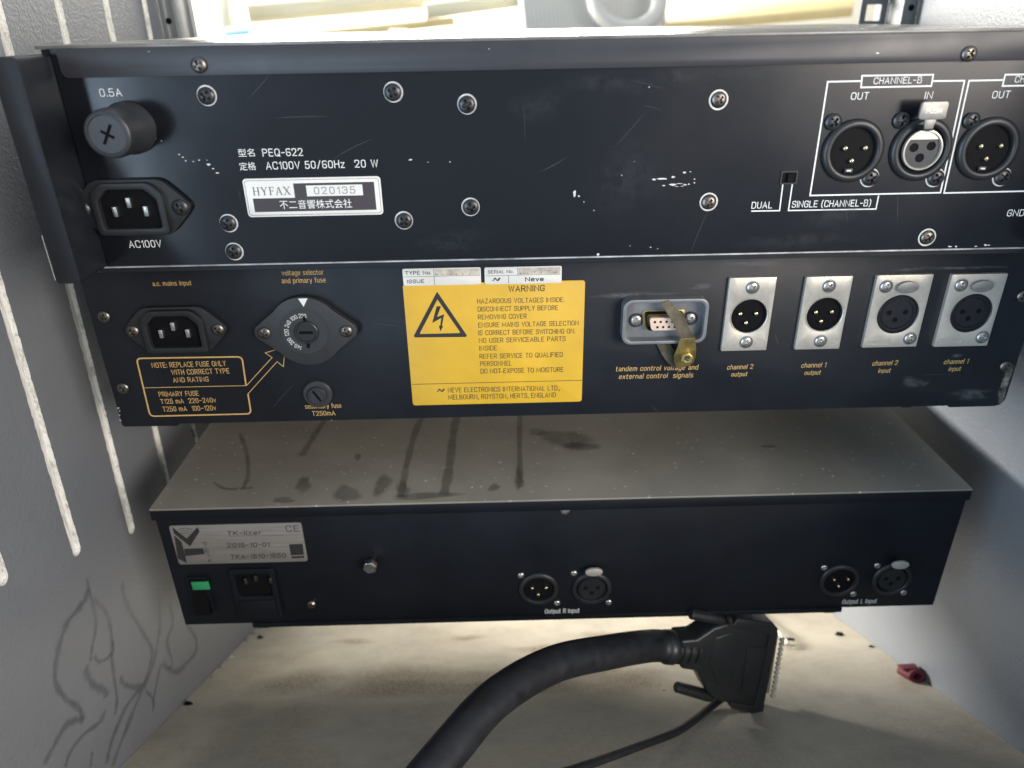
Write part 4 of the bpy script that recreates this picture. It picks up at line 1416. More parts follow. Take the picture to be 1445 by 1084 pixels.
# bent spring strap with nut
def strap(pts, m, name, par, t=.6):
    mb = MB()
    L = []; R = []
    for (u1_, v1_, u2_, v2_, out) in pts:
        L.append(Vector((P2.p(u1_, v1_, out)[0], Y2 - out, P2.p(u1_, v1_, out)[1])))
        R.append(Vector((P2.p(u2_, v2_, out)[0], Y2 - out, P2.p(u2_, v2_, out)[1])))
    n = len(L)
    vs = L + R + [p + Vector((0, t, 0)) for p in L] + [p + Vector((0, t, 0)) for p in R]
    fs = []
    for i in range(n - 1):
        fs += [(i, i + 1, n + i + 1, n + i), (2 * n + i, 3 * n + i, 3 * n + i + 1, 2 * n + i + 1),
               (i, 2 * n + i, 2 * n + i + 1, i + 1), (n + i, n + i + 1, 3 * n + i + 1, 3 * n + i)]
    fs += [(0, n, 3 * n, 2 * n), (n - 1, 3 * n - 1, 4 * n - 1, 2 * n - 1)]
    mb.add(vs, fs)
    return mb.build(name, m, par, bevel=.06, smooth=14)
g = lambda x, y_: (840 + x / 4.714, 370 + y_ / 4.714)
def gp(a, b, out): return (*g(*a), *g(*b), out)
st = strap([gp((436, 262), (488, 252), 6.7), gp((452, 300), (520, 285), 7.6), gp((505, 385), (590, 355), 8.4), gp((545, 460), (628, 440), 9.0), gp((572, 515), (662, 505), 9.2)], M['latch'], 'latch_strap', sh)
strap([gp((566, 512), (664, 502), 9.3), gp((545, 575), (672, 580), 8.6), gp((524, 625), (668, 630), 7.2), gp((524, 665), (655, 668), 5.4), gp((545, 705), (625, 690), 4.2)], M['brass'], 'latch_end', st)
strap([gp((408, 545), (500, 545), 1.2), gp((440, 610), (528, 590), 1.8), gp((480, 668), (530, 640), 2.6), gp((520, 705), (560, 690), 3.6)], M['latch'], 'lower_strap', st)
nx, nz = P2.p(*g(607, 636), 9.5)
mb = MB().ring(circ(nx, nz, 3.0, 6, .3), circ(nx, nz, 1.5, 6, .3), Y2 - 11.0, Y2 - 6.5)
mb.build('hex_nut', M['brass'], st, bevel=.25)
mb = MB().lathe([(1.5, Y2 - 10.2), (1.4, Y2 - 10.3), (.5, Y2 - 9.4), (.02, Y2 - 9.4)], (nx, nz), 18)
mb.build('rivet_core', M['dark_steel'], st)


def xlr_plate(quad, cpx, kind, scr, tab=None):
    OUT = 2.0
    q = [P2.p(*t, OUT) for t in quad]
    x0 = (q[0][0] + q[3][0]) / 2; x1 = (q[1][0] + q[2][0]) / 2; z1 = (q[0][1] + q[1][1]) / 2; z0 = (q[2][1] + q[3][1]) / 2
    cx, cz = P2.p(*cpx, OUT)
    R_ = 8.9 if kind == 'm' else 9.6
    N = 48
    # plate face with a round opening: match outline points to circle points by angle
    inner = circ(cx, cz, R_, N)
    outer = []
    for i in range(N):
        a = 2 * math.pi * i / N
        dx, dz = math.cos(a), math.sin(a)
        t = min(((x1 - cx) / dx if dx > 1e-9 else 1e9), ((x0 - cx) / dx if dx < -1e-9 else 1e9),
                ((z1 - cz) / dz if dz > 1e-9 else 1e9), ((z0 - cz) / dz if dz < -1e-9 else 1e9))
        outer.append([cx + dx * t, cz + dz * t])
    for cnr in ((x0, z0), (x1, z0), (x1, z1), (x0, z1)):
        j = min(range(N), key=lambda i: (outer[i][0] - cnr[0]) ** 2 + (outer[i][1] - cnr[1]) ** 2)
        outer[j] = list(cnr)
    mb = MB().ring([tuple(p) for p in outer], inner, Y2 - OUT, Y2, Y2 + 8)
    pl = mb.build('connector_plate', M['nickel'], u2, bevel=0.45)
    mb = MB().lathe([(R_ + .3, Y2 - OUT - .02), (R_ + .05, Y2 - OUT - .35), (R_ - .35, Y2 - OUT - .2), (R_ - .5, Y2 - OUT + .6)], (cx, cz), 48)
    mb.build('opening_rim', M['nickel'] if kind == 'm' else M['plastic'], pl, smooth=60)
    if kind == 'm':
        mb = MB().add([(p[0], Y2 - .3, p[1]) for p in circ(cx, cz, R_, 40)], [tuple(range(40))])
        mb.build('socket_recess', M['cavity'], pl, recalc=False)
        mb = MB().lathe([(R_ - .45, Y2 - OUT + .1), (R_ - .6, Y2 - .3)], (cx, cz), 48)
        mb.build('socket_wall', M['plastic'], pl, recalc=False)
        xlr_pins(pl, cx - .4, cz - .1, Y2 + 3.0, 1.0, .93)
        lx, lz = P2.p(*tab, OUT)
        mb = MB().ring(circ(lx, lz, 2.3, 28), circ(lx, lz, 1.95, 28), Y2 - OUT - .12, Y2 - OUT)
        mb.box(lx - 1.4, lx + 1.4, Y2 - OUT - .12, Y2 - OUT, lz - .2, lz + .2)
        mb.box(lx - .2, lx + .2, Y2 - OUT - .14, Y2 - OUT, lz - 1.5, lz + 1.5)
        mb.build('embossed_mark', M['nickel'], pl)
    else:
        mb = MB().lathe([(R_ - .5, Y2 - OUT + .3), (R_ - .5, Y2 - OUT + .7), (R_ - 1.8, Y2 - OUT + .7), (R_ - 1.9, Y2 - OUT + .3), (R_ - 2.1, Y2 - OUT + .25), (R_ - 2.3, Y2 - OUT + .8), (.02, Y2 - OUT + .8)], (cx, cz), 48)
        ins = mb.build('contact_insert', M['insert'], pl, smooth=30)
        for dx, dz in ((-3.9, .7), (3.9, .8), (-.3, -3.0)):
            mb = MB().lathe([(1.25, Y2 - OUT + .75), (1.25, Y2 - OUT + .72), (.02, Y2 - OUT + .72)], (cx + dx, cz + dz), 18)
            mb.build('contact_hole', M['cavity'], ins)
        tx, tz = P2.p(*tab, OUT + 1.6)
        ell = circ(tx, tz, 5.1, 32, 0, 2.9)
        mb = MB().prism(ell, Y2 - OUT - 1.9, Y2 - OUT - .3)
        tb = mb.build('release_tab', M['tab'], pl, bevel=.4)
        link('lettering', text_mesh("PUSH", M['steel'], 5.2, 1.6), tb, (tx - 2.6, Y2 - OUT - 1.97, tz - 1.9))
        mb = MB().box(x0 + 2.2, x0 + 12.5, Y2 - OUT - .25, Y2 - OUT, z0 + 1.6, z0 + 1.9).box(x0 + 2.2, x0 + 12.5, Y2 - OUT - .25, Y2 - OUT, z0 + 3.9, z0 + 4.2)
        mb.box(x0 + 1.9, x0 + 2.2, Y2 - OUT - .25, Y2 - OUT, z0 + 1.6, z0 + 4.2).box(x0 + 12.5, x0 + 12.8, Y2 - OUT - .25, Y2 - OUT, z0 + 1.6, z0 + 4.2)
        mb.build('embossed_mark', M['nickel'], pl)
    for t in scr:
        x, z = P2.p(*t, OUT)
        mb = MB().lathe([(3.3, Y2 - OUT - .02), (3.2, Y2 - OUT - .25), (2.9, Y2 - OUT - .3), (2.8, Y2 - OUT - .02)], (x, z), 28)
        mb.build('screw_seat', M['grey_shell'], pl)
        link('screw', SCR_STEEL, pl, (x, Y2 - OUT + .1, z), (0, random.uniform(0, 1.5), 0))
    return pl


xlr_plate([(1029, 392), (1095.5, 391.5), (1083, 494), (1018.5, 496.5)], (1057, 446.4), 'm', [(1062, 406), (1053, 483)], (1072.5, 483))
xlr_plate([(1137, 390.6), (1202.6, 390), (1186.3, 492.3), (1122.6, 494)], (1163.5, 444), 'm', [(1170, 404), (1157.7, 481.5)], (1176.5, 481.5))
xlr_plate([(1237, 388.5), (1316.6, 387.5), (1295, 489), (1218, 491.5)], (1267, 444), 'f', [(1250.4, 404.5), (1284, 477.8)], (1281.6, 406))
xlr_plate([(1342.6, 387.5), (1421.5, 386), (1395, 488.5), (1319, 489.8)], (1370.5, 442.4), 'f', [(1356.3, 402.5), (1386, 476)], (1387, 404.5))
mb = MB()
for u, v, ru, rv in ((1417, 545, 9, 22), (1424, 527, 5, 6), (1413, 560, 5, 8)):
    x, z = P2.p(u, v)
    soft_blob(mb, (x, Y2 - .06, z), (ru / 3.1, 0, 0), (0, 0, rv / 2.5), jit=.3)
mb.build('worn_corner', M['bare'], rear2, recalc=False)
mb = MB()
for u, v, ru, rv in ((1360, 378, 60, 3), (1285, 380, 30, 3), (1060, 372, 60, 3), (1350, 502, 8, 4), (880, 417, 60, 4), (1290, 540, 20, 10), (1370, 556, 40, 8), (990, 405, 20, 4), (930, 415, 30, 3)):
    x, z = P2.p(u, v)
    mb = MB()
    soft_blob(mb, (x, Y2 - .06, z), (ru / 3.1, 0, 0), (0, 0, rv / 2.6), jit=.25, rim=.2)
    mb.build('scuff_mark', M['scuff'], rear2, recalc=False)

chips(P2, [(167, 576, 2.0, 1.5), (168.5, 586, 1.4, .8), (170, 593, 1.8, 1), (169, 580, .8, 1.4), (856, 592, 1, .6), (468, 593, 1.2, .7), (420, 510, 1.4, .6)], M['ring'], rear2, 9)

hairlines(P2, rear2, 22, 22, (160, 380, 1420, 590), M['hairline'])

# ================================================================== UNIT 3 : lowest unit
Y3 = 2.9
u3 = thing('rack_line_unit', (0, 120, -314.4), "dusty black lowest unit with silver model plate and green switch at left", "rack unit", "audio units bolted in the rack")
P3 = Panel(Y3, u3)
ZT3, ZB3 = -229.6, -314.4
mb = MB().box(-224.0, 223.6, Y3, Y3 + 1.6, ZB3, ZT3 - 2.0)
rear3 = mb.build('rear_panel', M['deep_black'], u3, bevel=.3)
mb = MB().box(-223.5, 223.0, Y3 + 1.6, 250, ZB3 + .2, ZT3 - 1.4)
mb.build('chassis', M['deep_black'], u3)
mb = MB().box(-225.3, 224.6, Y3 - 1.4, 250, ZT3 - 1.3, ZT3)
lid = mb.build('lid', M['dusty'], u3, bevel=.5)
mb = MB().box(-225.3, 224.6, Y3 - 1.5, Y3 - .05, ZT3 - 7.5, ZT3 - 1.32)
mb.build('lid_fold', M['deep_black'], u3, bevel=.4)
xa = P3.p(357, 883)[0]; xb = P3.p(1187, 862)[0]
mb = MB().box(xa, xb, Y3 - .6, 230, ZB3 - 3.2, ZB3)
mb.build('base_tray', M['deep_black'], u3, bevel=.3)
mb = MB().lathe([(5, 20), (5, 20)], (0, 0), 20)
for (fx_, fy_) in ((xa + 5, Y3 + 8), (xb - 6, Y3 + 8)):
    mb = MB().box(fx_ - 4, fx_ + 4, fy_ - 7, fy_ + 2, ZB3 - 5.6, ZB3 - 3.2)
    mb.build('foot', M['plastic'], u3, bevel=1.0)
mb = MB().box(-238, 238, 252.6, 256, ZB3, ZT3)
mb.build('front_panel', M['lip_black'], u3)
# drips washed through the dust on the lid
mb = MB()
UP = Vector((0, 0, 1))
def tp_(u, v):
    x, y = on_z(u, v, ZT3 + .12)
    return Vector((x, y, ZT3 + .12))
for pts, w in (([(608, 575), (590, 600), (575, 650), (568, 690), (566, 702)], 5), ([(648, 575), (640, 610), (634, 660), (626, 700)], 6.5), ([(734, 575), (733, 620), (734, 660), (735, 690)], 4.2),
               ([(460, 590), (440, 620), (425, 645)], 5), ([(338, 610), (348, 640), (350, 670), (343, 690)], 3), ([(300, 680), (320, 690), (360, 688)], 2.5),
               ):
    mb = MB()
    sp = spline([tp_(*p) for p in pts], 5)
    soft_strip(mb, sp, [w * random.uniform(.75, 1.2) for _ in sp], UP, .4)
    mb.build('washed_drip', M['washed'], lid, recalc=False)
for u, v, rx, ry in ((428, 684, 5, 9), (540, 684, 6, 11), (489, 697, 8, 10), (568, 692, 5, 9), (697, 688, 4, 4), (400, 706, 8, 3), (505, 645, 2, 5), (800, 620, 16, 14), (820, 630, 12, 6), (760, 610, 8, 5), (1085, 630, 5, 2.5), (732, 675, 3, 12), (600, 700, 20, 4)):
    mb = MB()
    soft_blob(mb, tp_(u, v) + Vector((0, 0, .03)), (rx, 0, 0), (0, ry, 0), rim=.6)
    mb.build('washed_spot', M['washed'], lid, recalc=False)

mb = MB()
rnd = random.Random(4)
for pts in ([(884, 645), (886, 636), (888, 633)], [(884, 645), (896, 645), (908, 643)], [(890, 598), (903, 592), (912, 588)], [(962, 630), (965, 638)], [(830, 640), (832, 646)], [(862, 655), (865, 662)],
            [(508, 604), (516, 612)], [(480, 620), (474, 628)], [(395, 640), (402, 634)], [(360, 660), (372, 652)], [(330, 665), (345, 672)], [(1266, 654), (1268, 655)], [(1350, 676), (1355, 677)], [(950, 660), (958, 662)], [(1000, 640), (1010, 641)]):
    sp = spline([tp_(*p) + Vector((0, 0, .1)) for p in pts], 4)
    soft_strip(mb, sp, .55, UP, .3)
for i in range(34):
    u = rnd.uniform(290, 900); v = rnd.uniform(610, 700)
    a = rnd.uniform(0, 3.14); L = rnd.uniform(.6, 2.2)
    c0 = tp_(u, v) + Vector((0, 0, .1))
    d = Vector((math.cos(a), math.sin(a), 0)) * L
    soft_strip(mb, [c0 - d, c0 - d * .3, c0 + d * .3, c0 + d], .24, UP, .3)
tag(mb.build('lint_scratch', M['lint'], lid, recalc=False), kind='stuff')

# model plate
q = [P3.p(*t) for t in [(238.8, 742.3), (426.4, 736), (433.4, 790.6), (253, 797)]]
x0 = (q[0][0] + q[3][0]) / 2; x1 = (q[1][0] + q[2][0]) / 2; z1 = (q[0][1] + q[1][1]) / 2; z0 = (q[2][1] + q[3][1]) / 2
mb = MB().prism(rrect(x0, x1, z0, z1, 1.6), Y3 - .5, Y3)
mp = mb.build('model_plate', M['plate_silver'], u3, bevel=.12)
PM = Panel(Y3 - .5, u3)
g5 = lambda x, y_: (220 + x / 4.25, 700 + y_ / 4.25)
mb = MB()
PM.flat(mb, [g5(*p) for p in [(98, 186), (185, 255), (250, 186), (262, 212), (205, 303), (108, 224)]])
PM.flat(mb, [g5(*p) for p in [(110, 236), (155, 276), (186, 402), (132, 374)]])
PM.flat(mb, [g5(*p) for p in [(168, 317), (284, 313), (292, 348), (176, 360)]], .07)
for r_ in (26, 40, 54):
    PM.line(mb, [g5(176 + r_ * 1.15 * math.cos(math.radians(a)), 246 - r_ * math.sin(math.radians(a))) for a in range(45, 140, 12)], .3, out=.07)
PM.line(mb, [g5(408, 242), g5(768, 236)], .14); PM.line(mb, [g5(418, 311), g5(790, 303)], .14); PM.line(mb, [g5(430, 380), g5(792, 371)], .14)
PM.flat(mb, [g5(*p) for p in [(798, 290), (880, 287), (888, 352), (810, 356)]])
PM.flat(mb, [g5(*p) for p in [(812, 362), (890, 358), (891, 371), (815, 374)]])
mb.build('printed_mark', M['black_ink'], mp, recalc=False)
G = M['brown_ink']
PM.text("Model:", g5(303, 246), g5(400, 244), 4.2, M['grey_ink'], parent=mp)
PM.text("Date:", g5(318, 315), g5(405, 313), 4.2, M['grey_ink'], parent=mp)
PM.text("Serial:", g5(332, 384), g5(425, 382), 4.2, M['grey_ink'], parent=mp)
PM.text("TK-lizer", g5(428, 238), g5(635, 232), 6.2, G, parent=mp, shear=.15, weight=.01)
PM.text("2015-10-01", g5(428, 310), g5(682, 303), 6.2, G, parent=mp, shear=.15, weight=.01)
PM.text("TKA-1510-1650", g5(450, 380), g5(780, 368), 6.2, G, parent=mp, shear=.15, weight=.01)
PM.text("CE", g5(782, 215), g5(862, 212), 8.8, G, parent=mp, spacing=1.3)
me = text_mesh("AUDIO", G, 14.5, 1.9, spacing=1.5, weight=.015)
a = PM.p(*g5(325, 398)); b = PM.p(*g5(270, 190))
o = link('lettering', me, mp, ((a[0] + b[0]) / 2 + .9, Y3 - .57, z0 + 1.2)); o.rotation_euler = (0, -math.pi / 2, 0)

# rocker switch, inlet, bolt, sockets
a = P3.p(266, 815); b = P3.p(301, 862)
mb = MB().ring(rrect(a[0] - 1.2, b[0] + 1.0, b[1] - 1, a[1] + 1, 1), rrect(a[0], b[0], b[1], a[1], .6), Y3 - 1.6, Y3, Y3 - .1)
rk = mb.build('power_switch', M['deep_black'], u3, bevel=.25)
hz = (a[1] + b[1]) / 2 + 1.5
mb = MB().add([(a[0], Y3 - .3, a[1]), (b[0], Y3 - .3, a[1]), (b[0], Y3 - 1.6, hz), (a[0], Y3 - 1.6, hz), (b[0], Y3 - 3.4, b[1]), (a[0], Y3 - 3.4, b[1]), (a[0], Y3, b[1]), (b[0], Y3, b[1])],
              [(0, 1, 2, 3), (3, 2, 4, 5), (5, 4, 7, 6)])
mb.build('rocker', M['cavity'], rk)
a = P3.p(270, 821, 1.2); b = P3.p(297, 831, 1.2)
mb = MB().box(a[0], b[0], Y3 - 1.9, Y3 - 1.0, b[1], a[1])
mb.build('green_window', M['green'], rk, bevel=.2)
a = P3.p(322, 802); b = P3.p(401, 870)
mb = MB().ring(rrect(a[0], b[0], b[1], a[1], 2), rrect(a[0] + 3.2, b[0] - 3.2, a[1] - 20, a[1] - 3.4, 2), Y3 - 1.8, Y3, Y3 - .05)
il = mb.build('mains_inlet', M['deep_black'], u3, bevel=.4)
mb = MB().add([(p[0], Y3 - .1, p[1]) for p in rrect(a[0] + 3, b[0] - 3, a[1] - 20.2, a[1] - 3.2, 1)], [tuple(range(28))])
mb.build('inlet_recess', M['cavity'], il, recalc=False)
for u, v in ((347, 820), (361, 816), (382, 819)):
    x, z = P3.p(u, v, 2)
    mb = MB().box(x - .85, x + .85, Y3 - 2.6, Y3, z - 2, z + 2)
    mb.build('contact_blade', M['dark_steel'], il, bevel=.3)
mb = MB().box(a[0] + 2.6, b[0] - 2.6, Y3 - 2.6, Y3 - 1.7, b[1] + 2.5, a[1] - 22.5)
mb.build('fuse_drawer', M['deep_black'], il, bevel=.5)
x, z = P3.p(522, 802, 7)
mb = MB().lathe([(2.4, Y3), (2.4, Y3 - 3.6)], (x, z), 20)
bo = mb.build('ground_bolt', M['dark_steel'], u3)
mb = MB().prism(circ(x, z, 4.1, 6, .25), Y3 - 7.2, Y3 - 3.6); mb.build('bolt_head', M['steel'], bo, bevel=.4)
mb = MB().lathe([(3.3, Y3 - 7.15), (3.1, Y3 - 7.5), (.02, Y3 - 7.5)], (x, z), 24); mb.build('bolt_crown', M['steel'], bo)
x, z = P3.p(440, 852)
mb = MB().lathe([(2.7, Y3), (2.6, Y3 - 1.2), (1.8, Y3 - 2.0), (.02, Y3 - 2.3)], (x, z), 24); mb.build('rubber_stud', M['dark_steel'], u3)
x, z = P3.p(797.5, 720)
link('screw', SCR_STEEL, u3, (x, Y3 - .05, z))
PW3 = P3
P3.text("Output R Input", (769, 866), (818, 864.5), 6.5, W, parent=rear3, weight=.004)
P3.text("Output L Input", (1188, 852.5), (1237, 851), 6.5, W, parent=rear3, weight=.004)


def xlr_small(u, v, kind, s0, s1, tab=None):
    cx, cz = P3.p(u, v)
    mb = MB().lathe([(11.8, Y3 + .1), (11.7, Y3 - .9), (11, Y3 - 1.4), (9.4, Y3 - 1.5), (9.0, Y3 - 1.0), (8.9, Y3 - .05)], (cx, cz), 48)
    b = mb.build('connector_bezel', M['plastic'], u3, smooth=50)
    mb = MB().add([(p[0], Y3 - .09, p[1]) for p in circ(cx, cz, 9.1, 40)], [tuple(range(40))])
    mb.build('socket_recess', M['cavity'], b, recalc=False)
    if kind == 'm':
        xlr_pins(b, cx + .3, cz + .4, Y3 + 3.4, 1.0)
    else:
        mb = MB().lathe([(8.0, Y3 - .1), (8.0, Y3 - 1.0), (7.5, Y3 - 1.1), (7.3, Y3 - .5), (.02, Y3 - .5)], (cx, cz), 40)
        ins = mb.build('contact_insert', M['plastic'], b, smooth=30)
        for dx, dz in ((-3.6, .6), (3.6, .6), (0, -3.2)):
            mb = MB().lathe([(1.4, Y3 - .52), (1.4, Y3 - .56), (.02, Y3 - .56)], (cx + dx, cz + dz), 14)
            mb.build('contact_hole', M['dark_hole'], ins)
        tx, tz = P3.p(*tab, 4)
        mb = MB().prism(circ(tx, tz, 5.0, 30, 0, 2.7), Y3 - 5.2, Y3 - 3.4)
        tb = mb.build('release_tab', M['nickel'], b, bevel=.4)
        mb = MB().box(tx - 2, tx + 2, Y3 - 4.4, Y3 - .5, tz - 3.8, tz - 1.4); mb.build('tab_stem', M['plastic'], tb)
    for t in (s0, s1):
        x, z = P3.p(*t)
        link('screw', SCR_SMALL if True else None, u3, (x, Y3 - .05, z), (0, random.uniform(0, 1.5), 0))


xlr_small(760, 831, 'm', (735, 812), (786, 851))
xlr_small(835, 830, 'f', (810, 809), (859, 850), (838, 806.5))
xlr_small(1184, 819, 'm', (1163, 801), (1204, 838))
xlr_small(1258, 817, 'f', (1238, 798), (1275, 836), (1270, 796.5))

# ================================================================== multicore cable with its 25-way hood
D0 = 452.0
hub = at(1040, 935, D0)
cb = thing('multicore_cable', on_floor(1072, 1006), "thick black multicore cable ending in a moulded connector hood below the lowest unit", "cable")
ex = (at(1090, 900, D0 + 4) - at(960, 925, D0 - 12)).normalized()
ey_ = (at(1073, 1005, D0 + 14) - at(1097, 882, D0 - 6))
ey = (ey_ - ex * ey_.dot(ex)).normalized()
en = ex.cross(ey).normalized()
if en.dot(fw) < 0: en = -en


def onh(u, v):                                          # pixel on the hood's mid plane
    d = ray(u, v)
    t = (hub - CAM).dot(en) / d.dot(en)
    return CAM + d * t


def hood_slab(pts, half, name, m, par, bevel=1.0, shift=0.0, segs=3):
    q = [onh(*p) for p in pts]                          # outline measured on the front face
    n = len(q)
    f_ = -(half - 7.4) + shift
    mb = MB().add([p + en * f_ for p in q] + [p + en * (14.8 - f_ if shift == 0 else f_ + 2 * half) for p in q],
                  [tuple(range(n)), tuple(range(2 * n - 1, n - 1, -1))] + [(i, (i + 1) % n, n + (i + 1) % n, n + i) for i in range(n)])
    return mb.build(name, m, par, bevel=bevel, segs=segs)


H = M['plastic']
hood = hood_slab([(962, 905), (985, 903), (1008, 887), (1030, 880), (1094, 886), (1096, 893), (1074, 999), (1062, 1000), (1012, 990), (1000, 980), (984, 948), (962, 945)], 7.4, 'connector_hood', H, cb, 1.6)
hood_slab([(1040, 872), (1090, 878), (1097, 886), (1096, 900), (1078, 990), (1076, 1008), (1066, 1008), (1030, 998), (1030, 990), (1064, 996), (1084, 895), (1032, 884)], 8.6, 'hood_rim', H, hood, .8)
hood_slab([(1054, 912), (1080, 915), (1066, 980), (1045, 978)], 8.0, 'label_recess', H, hood, .3)
hood_slab([(1009, 900), (1030, 893), (1044, 895), (1030, 972), (1012, 968), (1000, 935)], 7.9, 'hood_step', H, hood, .8)
# strain relief ribs
c0 = onh(944, 924) + en * 7.4; c1 = onh(994, 926) + en * 7.4
ax_ = (c1 - c0).normalized()
mb = MB()
L = (c1 - c0).length
prof = [(0, 9.4), (.04, 10.2), (.22, 10.4), (.26, 9.8), (.30, 8.6), (.36, 8.6), (.38, 9.8), (.48, 9.8), (.50, 8.4), (.56, 8.4), (.58, 9.6), (.68, 9.6), (.70, 8.0), (.78, 8.0), (.80, 9.4), (.9, 9.4), (1, 8.2)]
mb.tube([c0 + ax_ * L * t for t, r in prof], [r for t, r in prof], 28)
mb.build('strain_relief', H, cb, smooth=40)
# thumb screws
for (p, q_) in (((980, 873), (1031, 882)), ((959, 977), (1010, 991))):
    a = onh(*p) + en * 5; b = onh(*q_) + en * 5
    d = (b - a)
    mb = MB().tube([a, a + d * .03, a + d * .5, a + d * .9, a + d], [2.4, 3.4, 3.6, 3.9, 3.2], 10)
    mb.build('thumb_screw', H, cb, smooth=25)
a = onh(1029, 871); b = onh(1031, 881)
mb = MB().tube([a, b], 1.5, 10); mb.build('screw_collar', M['dark_steel'], cb)
# metal shell at the mating end
sh_ = hood_slab([(1090, 900), (1109, 903), (1095, 990), (1075, 988)], 3.6, 'metal_shell', M['nickel'], cb, .5, shift=3.4)
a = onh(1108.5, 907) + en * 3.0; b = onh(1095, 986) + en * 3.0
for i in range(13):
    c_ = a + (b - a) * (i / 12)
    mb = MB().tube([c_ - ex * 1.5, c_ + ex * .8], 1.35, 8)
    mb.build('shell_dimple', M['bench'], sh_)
# jacket
path = [at(560, 1150, 300), at(640, 1050, 328), at(700, 985, 352), at(780, 938, 382), at(860, 920, 412), onh(925, 922) + en * 7, onh(950, 924) + en * 7.4]
sp = spline(path, 10)
mb = MB().tube(sp, [9.4 - 0.0 * i for i in range(len(sp))], 28)
mb.build('cable_jacket', M['cable'], cb, smooth=60)

# thin black lead
fl = lambda u, v, l=2.2: on_floor(u, v, l)
tl = [fl(700, 1120, 40), fl(830, 1079, 24), fl(905, 1052, 12), fl(960, 1030, 5), fl(1000, 1000, 3), fl(1020, 985, 6)]
mb = MB().tube(spline(tl, 10), 2.3, 12)
o = mb.build('thin_lead', M['cable'], None, smooth=60)
tag(o, "thin black lead running from under the connector hood towards the viewer", "cable")
mb = MB().tube(spline([fl(1062, 858, 5), fl(1078, 872, 9), fl(1096, 890, 10), fl(1108, 903, 6), fl(1112, 909, 4)], 8), 1.5, 10)
o = mb.build('pale_wire', M['white_wire'], None, smooth=60)
tag(o, "short pale wire sticking out behind the connector hood", "wire")
mb = MB().tube(spline([fl(1104, 906, 2), fl(1112, 902, 5), fl(1120, 903, 3)], 6), 1.2, 8)
o = mb.build('dark_wire_end', M['cable'], None, smooth=60)
tag(o, "short dark wire end lying right of the connector hood", "wire")

# red plastic clip against the right wall
rc = thing('red_clip', on_floor(1290, 950), "small red plastic clip lying against the right wall", "clip")
c = on_floor(1290, 948, 6)
def rp_(dx, dz_, dy): return c + (FX * dx + FT * dy + FN * dz_) * .82 - FN * 1.2
mb = MB()
ringo = [(9 * math.cos(t), 6.2 * math.sin(t)) for t in [2 * math.pi * i / 20 for i in range(20)]]
oo = [rp_(a * .8 - 1, b * .9, -7) for a, b in ringo]; ii = [rp_(a * .42 - 1, b * .45, -7) for a, b in ringo]
ob = [rp_(a * .95 - 3, b * .9, 7) for a, b in ringo]; ib = [rp_(a * .42 - 2, b * .45, 0) for a, b in ringo]
n = 20
mb.add(ob + oo + ii + ib, [(k * n + i, k * n + (i + 1) % n, (k + 1) * n + (i + 1) % n, (k + 1) * n + i) for k in range(3) for i in range(n)] + [tuple(range(3 * n, 4 * n)), tuple(range(n))])
mb.build('clip_body', M['red'], rc, bevel=.3)
mb = MB()
vsb = [rp_(-11, 5.5, -3), rp_(2, 6.5, -5), rp_(4, 6.5, 6), rp_(-11, 5.5, 7), rp_(-11, 3.5, -3), rp_(2, 3.6, -5), rp_(4, 3.6, 6), rp_(-11, 3.5, 7)]
mb.add(vsb, [(0, 1, 2, 3), (7, 6, 5, 4), (0, 4, 5, 1), (1, 5, 6, 2), (2, 6, 7, 3), (3, 7, 4, 0)])
mb.build('clip_flap', M['red'], rc, bevel=.5)

# ================================================================== things beyond the rack
def wbox(c, ax, ay, az, name, m, label, cat, bevel=2.0, group=None):
    c = Vector(c); ax, ay, az = Vector(ax), Vector(ay), Vector(az)
    mb = MB().add([c + ax * i + ay * j + az * k for i in (-1, 1) for j in (-1, 1) for k in (-1, 1)],
                  [(0, 1, 3, 2), (4, 6, 7, 5), (0, 4, 5, 1), (2, 3, 7, 6), (0, 2, 6, 4), (1, 5, 7, 3)])
    o = mb.build(name, m, None, bevel=bevel)
    return tag(o, label, cat, group)


DB = 1500.0
# bright bench top, tipped up a little as the whole rack leans back
def bp_(u, v, d): return at(u, v, d)
def slab(quad, ds, thick, name, m, label, cat, bevel=2.0):
    q = [at(*p, d) for p, d in zip(quad, ds)]
    n_ = (q[1] - q[0]).cross(q[3] - q[0]).normalized()
    if n_.dot(fw) < 0: n_ = -n_
    mb = MB().add(q + [p + n_ * thick for p in q], [(0, 1, 2, 3), (7, 6, 5, 4), (0, 4, 5, 1), (1, 5, 6, 2), (2, 6, 7, 3), (3, 7, 4, 0)])
    o = mb.build(name, m, None, bevel=bevel)
    return tag(o, label, cat)


slab([(150, 110), (1400, 110), (1500, -40), (50, -40)], (1150, 1150, 1700, 1700), 20, 'white_bench', M['bench'], "sunlit white bench top beyond the rack opening", "bench")
mb = MB().box(-2600, 2600, 2600, 2640, -900, 1800)
o = mb.build('back_wall', M['bench'], None); tag(o, kind='structure')
mb = MB().box(-3000, 3000, -2600, 2600, -930, -900)
o = mb.build('ground', M['ground'], None); tag(o, kind='structure')


def tube_thing(a, b, da, db, r, name, m, label, cat):
    A = at(*a, da); B = at(*b, db)
    mb = MB().tube([A, A + (B - A) * .5, B], r, 18)
    o = mb.build(name, m, None, bevel=0)
    return tag(o, label, cat)


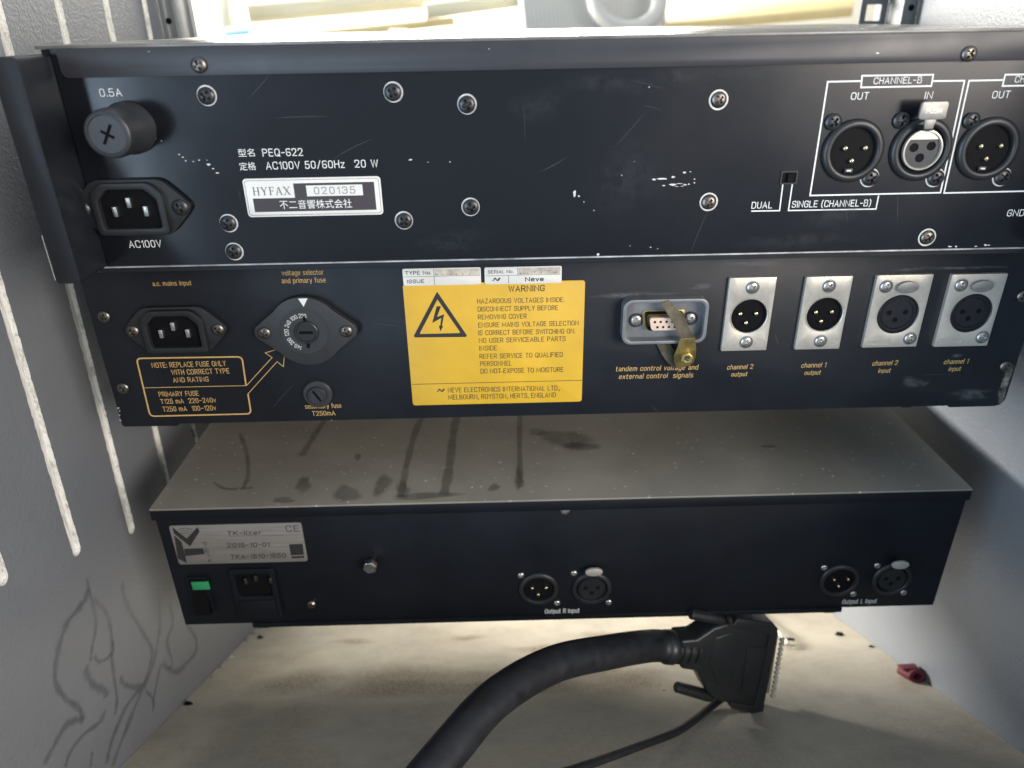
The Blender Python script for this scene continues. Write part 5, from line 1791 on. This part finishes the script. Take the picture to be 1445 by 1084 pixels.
tube_thing((350, 19), (650, -6), 1120, 1180, 14, 'lamp_tube', M['cream'], "cream tube lying across the back of the bench, left of the crate", "tube")
tube_thing((600, 16), (738, -2), 1100, 1130, 11, 'short_rod', M['cream'], "short cream rod on the bench just left of the tan card", "rod")
tube_thing((392, 55), (640, 30), 1050, 1120, 6, 'pale_rod', M['amber'], "thin amber rod lying on the bench nearest the rack", "rod")
slab([(735, 22), (790, 18), (790, -20), (735, -20)], (1120, 1120, 1160, 1160), 30, 'tan_card', M['tan'], "tan card block standing left of the white crate", "card")
slab([(786, 50), (832, 48), (826, 14), (784, 14)], (1070, 1070, 1090, 1090), 30, 'amber_block', M['amber'], "amber block on the bench touching the left side of the crate", "block")
slab([(318, 46), (352, 44), (352, 36), (318, 38)], (1000, 1000, 1010, 1010), 6, 'cyan_sheet', M['cyan'], "pale cyan sheet at the left end of the bench by the rail", "sheet")
slab([(312, 46), (326, 46), (322, -20), (306, -20)], (1040, 1040, 1060, 1060), 20, 'cream_post', M['cream'], "cream post standing beside the left rail", "post")
slab([(905, 36), (1205, 10), (1205, -2), (905, 14)], (1120, 1120, 1180, 1180), 14, 'ochre_board', M['amber'], "ochre board lying on the bench right of the crate", "board")
slab([(555, 52), (590, 50), (575, 40), (548, 40)], (1040, 1040, 1060, 1060), 8, 'wood_scrap', M['tan'], "small brown wood scrap on the bench front edge", "scrap")
# ribbed white crate with a looped handle
cr = thing('plastic_crate', at(840, 60, 1080), "ribbed white plastic crate with a looped handle, standing on the bench", "crate")
q = [at(742, 58, 1040), at(938, 54, 1040), at(948, -60, 1060), at(728, -60, 1060)]
n_ = (q[1] - q[0]).cross(q[3] - q[0]).normalized()
if n_.dot(fw) < 0: n_ = -n_
mb = MB().add(q + [p + n_ * 120 for p in q], [(0, 1, 2, 3), (7, 6, 5, 4), (0, 4, 5, 1), (1, 5, 6, 2), (2, 6, 7, 3), (3, 7, 4, 0)])
mb.build('crate_wall', M['crate'], cr, bevel=6)
mb = MB()
for i in range(34):
    t = (i + .5) / 34
    a = q[0].lerp(q[1], t) - n_ * .6; b = q[3].lerp(q[2], t) - n_ * .6
    mb.tube([a, b], 1.5, 6)
o = mb.build('crate_ribs', M['crate'], cr)
mb = MB().tube(spline([at(836, -20, 1015), at(842, 14, 1008), at(868, 36, 1005), at(900, 38, 1005), at(926, 18, 1008), at(930, -20, 1015)], 8), 10, 14)
mb.build('loop_handle', M['crate'], cr, smooth=60)
